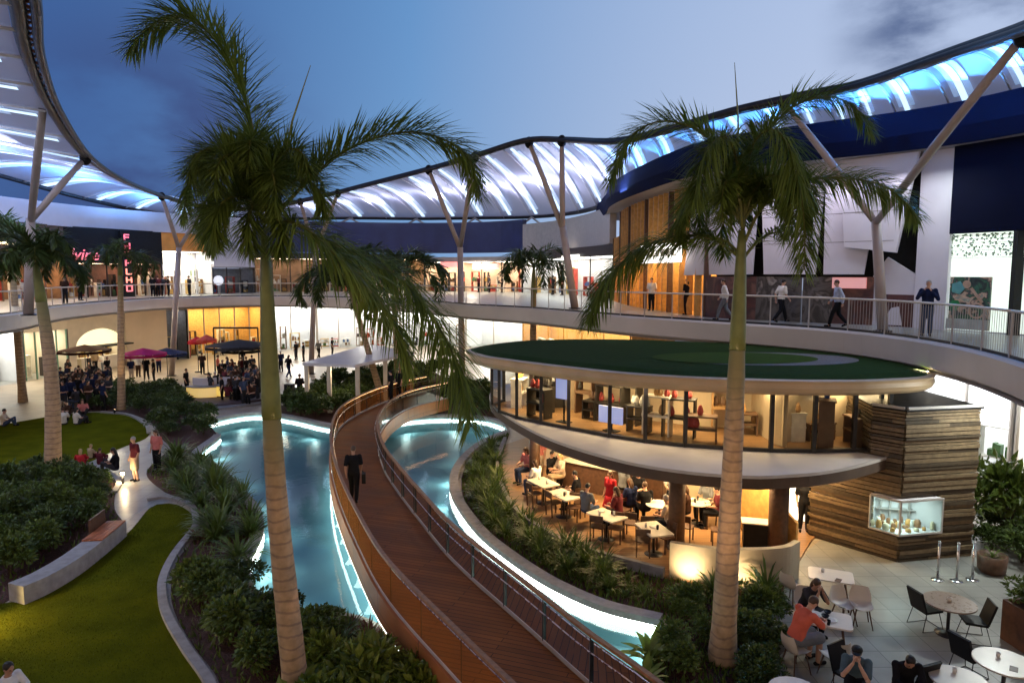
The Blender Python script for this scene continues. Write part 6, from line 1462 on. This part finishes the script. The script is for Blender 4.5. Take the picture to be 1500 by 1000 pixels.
parasol('flat brown parasol at the left of the crowd before the arched shop', 127, 562, 1.75, 2.45, mat('backlit shade brown canvas', (.030,.012,.009), .95, .1, 3, spec=.02))  # canvas colour darkened to stand for its backlit shade
parasol('magenta parasol right of the slim palm trunk', 212, 565, 1.6, 2.3, mat('magenta canvas', (.34,.02,.09), .95, .1, 3, spec=.02))
parasol('dark navy parasol right of the magenta parasol', 246, 556, 1.5, 2.0, C_['navy'])
parasol('left one of the two small red parasols', 291, 545, .75, 2.5, C_['red']); parasol('right one of the two small red parasols', 305, 548, .8, 2.75, mat('red canvas', (.55,.06,.03), .8, .1, 3))
parasol('wide dark parasol beside the tall palm trunk', 352, 568, 2.3, 3.0, C_['charcoal']); parasol('lower dark parasol under the wide one', 358, 560, 1.6, 2.45, C_['black'])
aw = thing('awning_frame', 'thin dark square frame standing above the wide dark parasol', 'frame', P(345,548,0)); p = aw.location
for dx in (-1.6,1.9): part('post', MB().tube([p+V((dx,0,0)), p+V((dx,0,3.7))], .06, 8), m_black, aw)
part('beam', MB().bar(p+V((-1.6,0,3.7)), p+V((1.9,0,3.7)), .14, .14), m_black, aw)
m_yl = emit('yellow lit panel', (1,.62,.08), .55)
for px, py, w, lb in ((293,588,1.9,'curved counter with a glowing yellow front, the left one at the lagoon stage'),(329,586,1.7,'straight counter with a glowing yellow front, the right one at the lagoon stage')):
    p = P(px,py,0); t = thing('lit_counter', lb, 'counter', p, 'yellow lit counters')
    c_ = cr([p+V((-w/2,.25,0)), p+V((0,-.05,0)), p+V((w/2,.25,0))], 14)
    part('front', MB().band(c_, .06, .25, .85), m_yl, t); part('plinth', MB().band(offset(c_,.02), .4, 0, .24), m_dark, t)
    tp_ = [V((q.x,q.y,0)) for q in c_]; part('worktop', MB().band(offset(tp_,-.06), .75, .86, .93), m_conc, t); part('rear_panel', MB().band(offset(tp_,.55), .05, .94, 1.4), m_lav, t)
stg = cr([P(x,y,0) for x,y in [(275,600),(310,598),(350,594),(395,588),(420,585)]], 20); stb = offset(stg, 3.2)
st_ = thing('lagoon_stage', 'dark low stage edge behind the left lagoon coping', 'stage', (stg[10].x,stg[10].y,0))
part('platform', MB().band(stg, 3.4, 0.004, .22), mat('plum stage floor', (.07,.05,.06), .6, .2, 1), st_); part('step', MB().band(offset(stg,-.65), .62, .003, .11), m_conc2, st_)
pg = [P(443,534,2.75), P(520,537,2.75), P(608,518,2.75), P(540,506,2.75)]; pgt = thing('pergola', 'white flat roofed pergola left of the footbridge end', 'pergola', ((pg[0]+pg[2])/2).xy.to_3d())
part('roof', MB().prism([(p.x,p.y) for p in pg], 2.70, 2.86), m_lav, pgt)
for a, b in ((0,0),(1,0),(2,0),(3,0),(0,.5),(1,.5)):
    p = pg[a].lerp(pg[(a+1)%4], b*.9+.03).lerp((pg[0]+pg[2])/2, .04); part('post', MB().bar((p.x,p.y,0),(p.x,p.y,2.7),.22,.22), m_offw, pgt)
p = pg[0].lerp(pg[1], .5).lerp(pg[2], .1); lamp('AREA', 'pergola_light', (p.x,p.y,2.66), 60, (1,.8,.55), .8)
for x, y, lb in ((425,575,'tall dark speaker box left of the pergola post'),): 
    p = P(x,y+18,0); t = thing('loudspeaker', lb, 'loudspeaker', p); part('cabinet', MB().box(p+V((0,0,.65)), (.5,.5,1.3)), m_black, t); part('cone', MB().tube([p+V((0,-.25,.8)), p+V((0,-.262,.8))], .18, 16), m_dark, t)

# ================================================================== light from the shops onto the plaza
for px, w, z, c in ((60,700,4.6,(1,.84,.58)),(130,900,4.6,(1,.84,.55)),(205,450,4.6,(1,.82,.58)),(320,900,4.7,(1,.82,.5)),(430,1300,4.7,(1,.95,.85)),(530,1300,4.7,(1,.94,.84)),(630,1100,4.7,(1,.94,.82)),(720,1100,4.7,(1,.93,.8))):
    p = hit(px); q = p.lerp(V((-5,30,0)), .10); lamp('AREA', 'gallery_soffit_light', (q.x,q.y,z), w*.45, c, 1.6, (q.x*.9,q.y*.88,0))
for px, w, c in ((-30,200,(1,.8,.6)),(60,200,(1,.75,.5)),(270,300,(1,.85,.6)),(560,300,(1,.8,.6)),(690,400,(1,.85,.65)),(830,300,(1,.9,.75)),(1090,34,(.9,.84,1)),(1180,34,(.9,.84,1)),(1270,30,(.9,.84,1)),(1370,26,(.9,.84,1)),(1440,50,(.9,1,.95))):
    p = hit(px); q = p.lerp(V((0,25,0)), .07 if px < 900 else .11); lamp('AREA', 'gallery_downlight', (q.x,q.y,9.4 if px < 900 else 11.6), w, c, .8)
lamp('AREA', 'gallery_soffit_light', (15.4,24.3,4.95), 90, (1,.97,.9), 1.2)
lamp('AREA', 'gallery_soffit_light', (13.2,17.6,5.0), 300, (.92,1,.95), .8, (10.5,15.5,0))
lamp('AREA', 'gallery_soffit_light', (12.2,20.2,5.0), 130, (1,.8,.5), .5, (8.5,17,0))

# ================================================================== sky, camera
w = bpy.data.worlds.new('World'); S.world = w; w.use_nodes = True; nt = w.node_tree; N = nt.nodes; L = nt.links.new; bg = N['Background']
sky = N.new('ShaderNodeTexSky'); sky.sky_type = 'NISHITA'; sky.sun_disc = False; sky.sun_elevation = R(-2.5); sky.sun_rotation = R(60); sky.altitude = 0; sky.air_density = 1.4; sky.dust_density = .6; sky.ozone_density = 3.5
tc = N.new('ShaderNodeTexCoord')
sep = N.new('ShaderNodeSeparateXYZ'); L(tc.outputs['Generated'], sep.inputs[0])
# dusk tint: deep blue to the west (left), pale lavender to the right and near the skyline
az = N.new('ShaderNodeMapRange'); az.interpolation_type = 'SMOOTHSTEP'; az.inputs[1].default_value = -.62; az.inputs[2].default_value = .50; L(sep.outputs['X'], az.inputs[0])
elv = N.new('ShaderNodeMapRange'); elv.inputs[1].default_value = .05; elv.inputs[2].default_value = .50; L(sep.outputs['Z'], elv.inputs[0])
def dusk(stops):
    r = N.new('ShaderNodeValToRGB'); e = r.color_ramp.elements; e[0].position = 0; e[0].color = (*stops[0],1); e[1].position = 1; e[1].color = (*stops[2],1)
    m = e.new(.40); m.color = (*stops[1],1); L(az.outputs[0], r.inputs['Fac']); return r
mA = dusk([(.060,.135,.35),(.19,.36,.64),(.52,.60,.79)]); mB = dusk([(.036,.105,.31),(.105,.265,.55),(.40,.52,.77)])
mC = N.new('ShaderNodeMix'); mC.data_type = 'RGBA'; L(elv.outputs[0], mC.inputs[0]); L(mA.outputs[0], mC.inputs[6]); L(mB.outputs[0], mC.inputs[7])
zen = N.new('ShaderNodeMapRange'); zen.interpolation_type = 'SMOOTHSTEP'; zen.inputs[1].default_value = .40; zen.inputs[2].default_value = .85; L(sep.outputs['Z'], zen.inputs[0])
mZ = N.new('ShaderNodeMix'); mZ.data_type = 'RGBA'; L(zen.outputs[0], mZ.inputs[0]); L(mC.outputs[2], mZ.inputs[6]); mZ.inputs[7].default_value = (.035,.075,.20,1)
rear_fill = N.new('ShaderNodeMapRange'); rear_fill.interpolation_type = 'SMOOTHSTEP'; rear_fill.inputs[1].default_value = .25; rear_fill.inputs[2].default_value = -.6; L(sep.outputs['Y'], rear_fill.inputs[0])
mR = N.new('ShaderNodeMix'); mR.data_type = 'RGBA'; L(zen.outputs[0], mR.inputs[0]); mR.inputs[6].default_value = (.80,.58,.42,1); mR.inputs[7].default_value = (.035,.075,.20,1)  # warm glow added behind the camera as fill for surfaces facing it
mY = N.new('ShaderNodeMix'); mY.data_type = 'RGBA'; L(rear_fill.outputs[0], mY.inputs[0]); L(mZ.outputs[2], mY.inputs[6]); L(mR.outputs[2], mY.inputs[7])
# clouds
mp = N.new('ShaderNodeMapping'); mp.inputs['Scale'].default_value = (2.2,2.2,4.6); mp.inputs['Location'].default_value = (3.1,.4,1.2); L(tc.outputs['Generated'], mp.inputs[0])
cn = N.new('ShaderNodeTexNoise'); cn.inputs['Scale'].default_value = 1.5; cn.inputs['Detail'].default_value = 7; cn.inputs['Roughness'].default_value = .55; L(mp.outputs[0], cn.inputs['Vector'])
cm_ = N.new('ShaderNodeMapRange'); cm_.interpolation_type = 'SMOOTHSTEP'; cm_.inputs[1].default_value = .34; cm_.inputs[2].default_value = .56; L(cn.outputs['Fac'], cm_.inputs[0])
# cloud banks lie low in the left and high in the right of the sky
def bank(dirv, r0, r1):
    nd = N.new('ShaderNodeVectorMath'); nd.operation = 'DISTANCE'; v_ = V(dirv).normalized(); nd.inputs[1].default_value = v_; L(tc.outputs['Generated'], nd.inputs[0])
    r = N.new('ShaderNodeMapRange'); r.interpolation_type = 'SMOOTHSTEP'; r.inputs[1].default_value = r0; r.inputs[2].default_value = r1; r.inputs[3].default_value = 1; r.inputs[4].default_value = 0; L(nd.outputs['Value'], r.inputs[0]); return r
b1 = bank(ray(235,245), .05, .25); b2 = bank(ray(1470,-10), .09, .20)
ba = N.new('ShaderNodeMath'); ba.operation = 'MAXIMUM'; L(b1.outputs[0], ba.inputs[0]); L(b2.outputs[0], ba.inputs[1])
mu = N.new('ShaderNodeMath'); mu.operation = 'MULTIPLY'; L(cm_.outputs[0], mu.inputs[0]); L(ba.outputs[0], mu.inputs[1])
mD = N.new('ShaderNodeMix'); mD.data_type = 'RGBA'; L(mu.outputs[0], mD.inputs[0]); L(mY.outputs[2], mD.inputs[6])
cc_ = N.new('ShaderNodeMix'); cc_.data_type = 'RGBA'; cc_.inputs[6].default_value = (.045,.075,.215,1); cc_.inputs[7].default_value = (.085,.13,.27,1); L(az.outputs[0], cc_.inputs[0]); L(cc_.outputs[2], mD.inputs[7])
ad = N.new('ShaderNodeMix'); ad.data_type = 'RGBA'; ad.blend_type = 'ADD'; ad.inputs[0].default_value = .04; L(mD.outputs[2], ad.inputs[6]); L(sky.outputs[0], ad.inputs[7])
L(ad.outputs[2], bg.inputs['Color']); bg.inputs['Strength'].default_value = 1.0
cam = bpy.data.cameras.new('camera'); cam.sensor_width = 36; cam.lens = 24; cam.clip_end = 2000; cam.clip_start = .1
co = bpy.data.objects.new('camera', cam); COL.objects.link(co); co.location = (0,0,H); co.rotation_euler = (math.pi/2-PIT, 0, 0); S.camera = co
S.view_settings.view_transform = 'Standard'; S.view_settings.look = 'None'; S.view_settings.exposure = 0; S.view_settings.gamma = 1
S.render.engine = 'CYCLES'; cy_ = S.cycles; cy_.max_bounces = 7; cy_.diffuse_bounces = 3; cy_.glossy_bounces = 3; cy_.transmission_bounces = 4; cy_.transparent_max_bounces = 24
cy_.use_denoising = True; cy_.sample_clamp_indirect = 4; cy_.sample_clamp_direct = 0; cy_.caustics_reflective = False; cy_.caustics_refractive = False
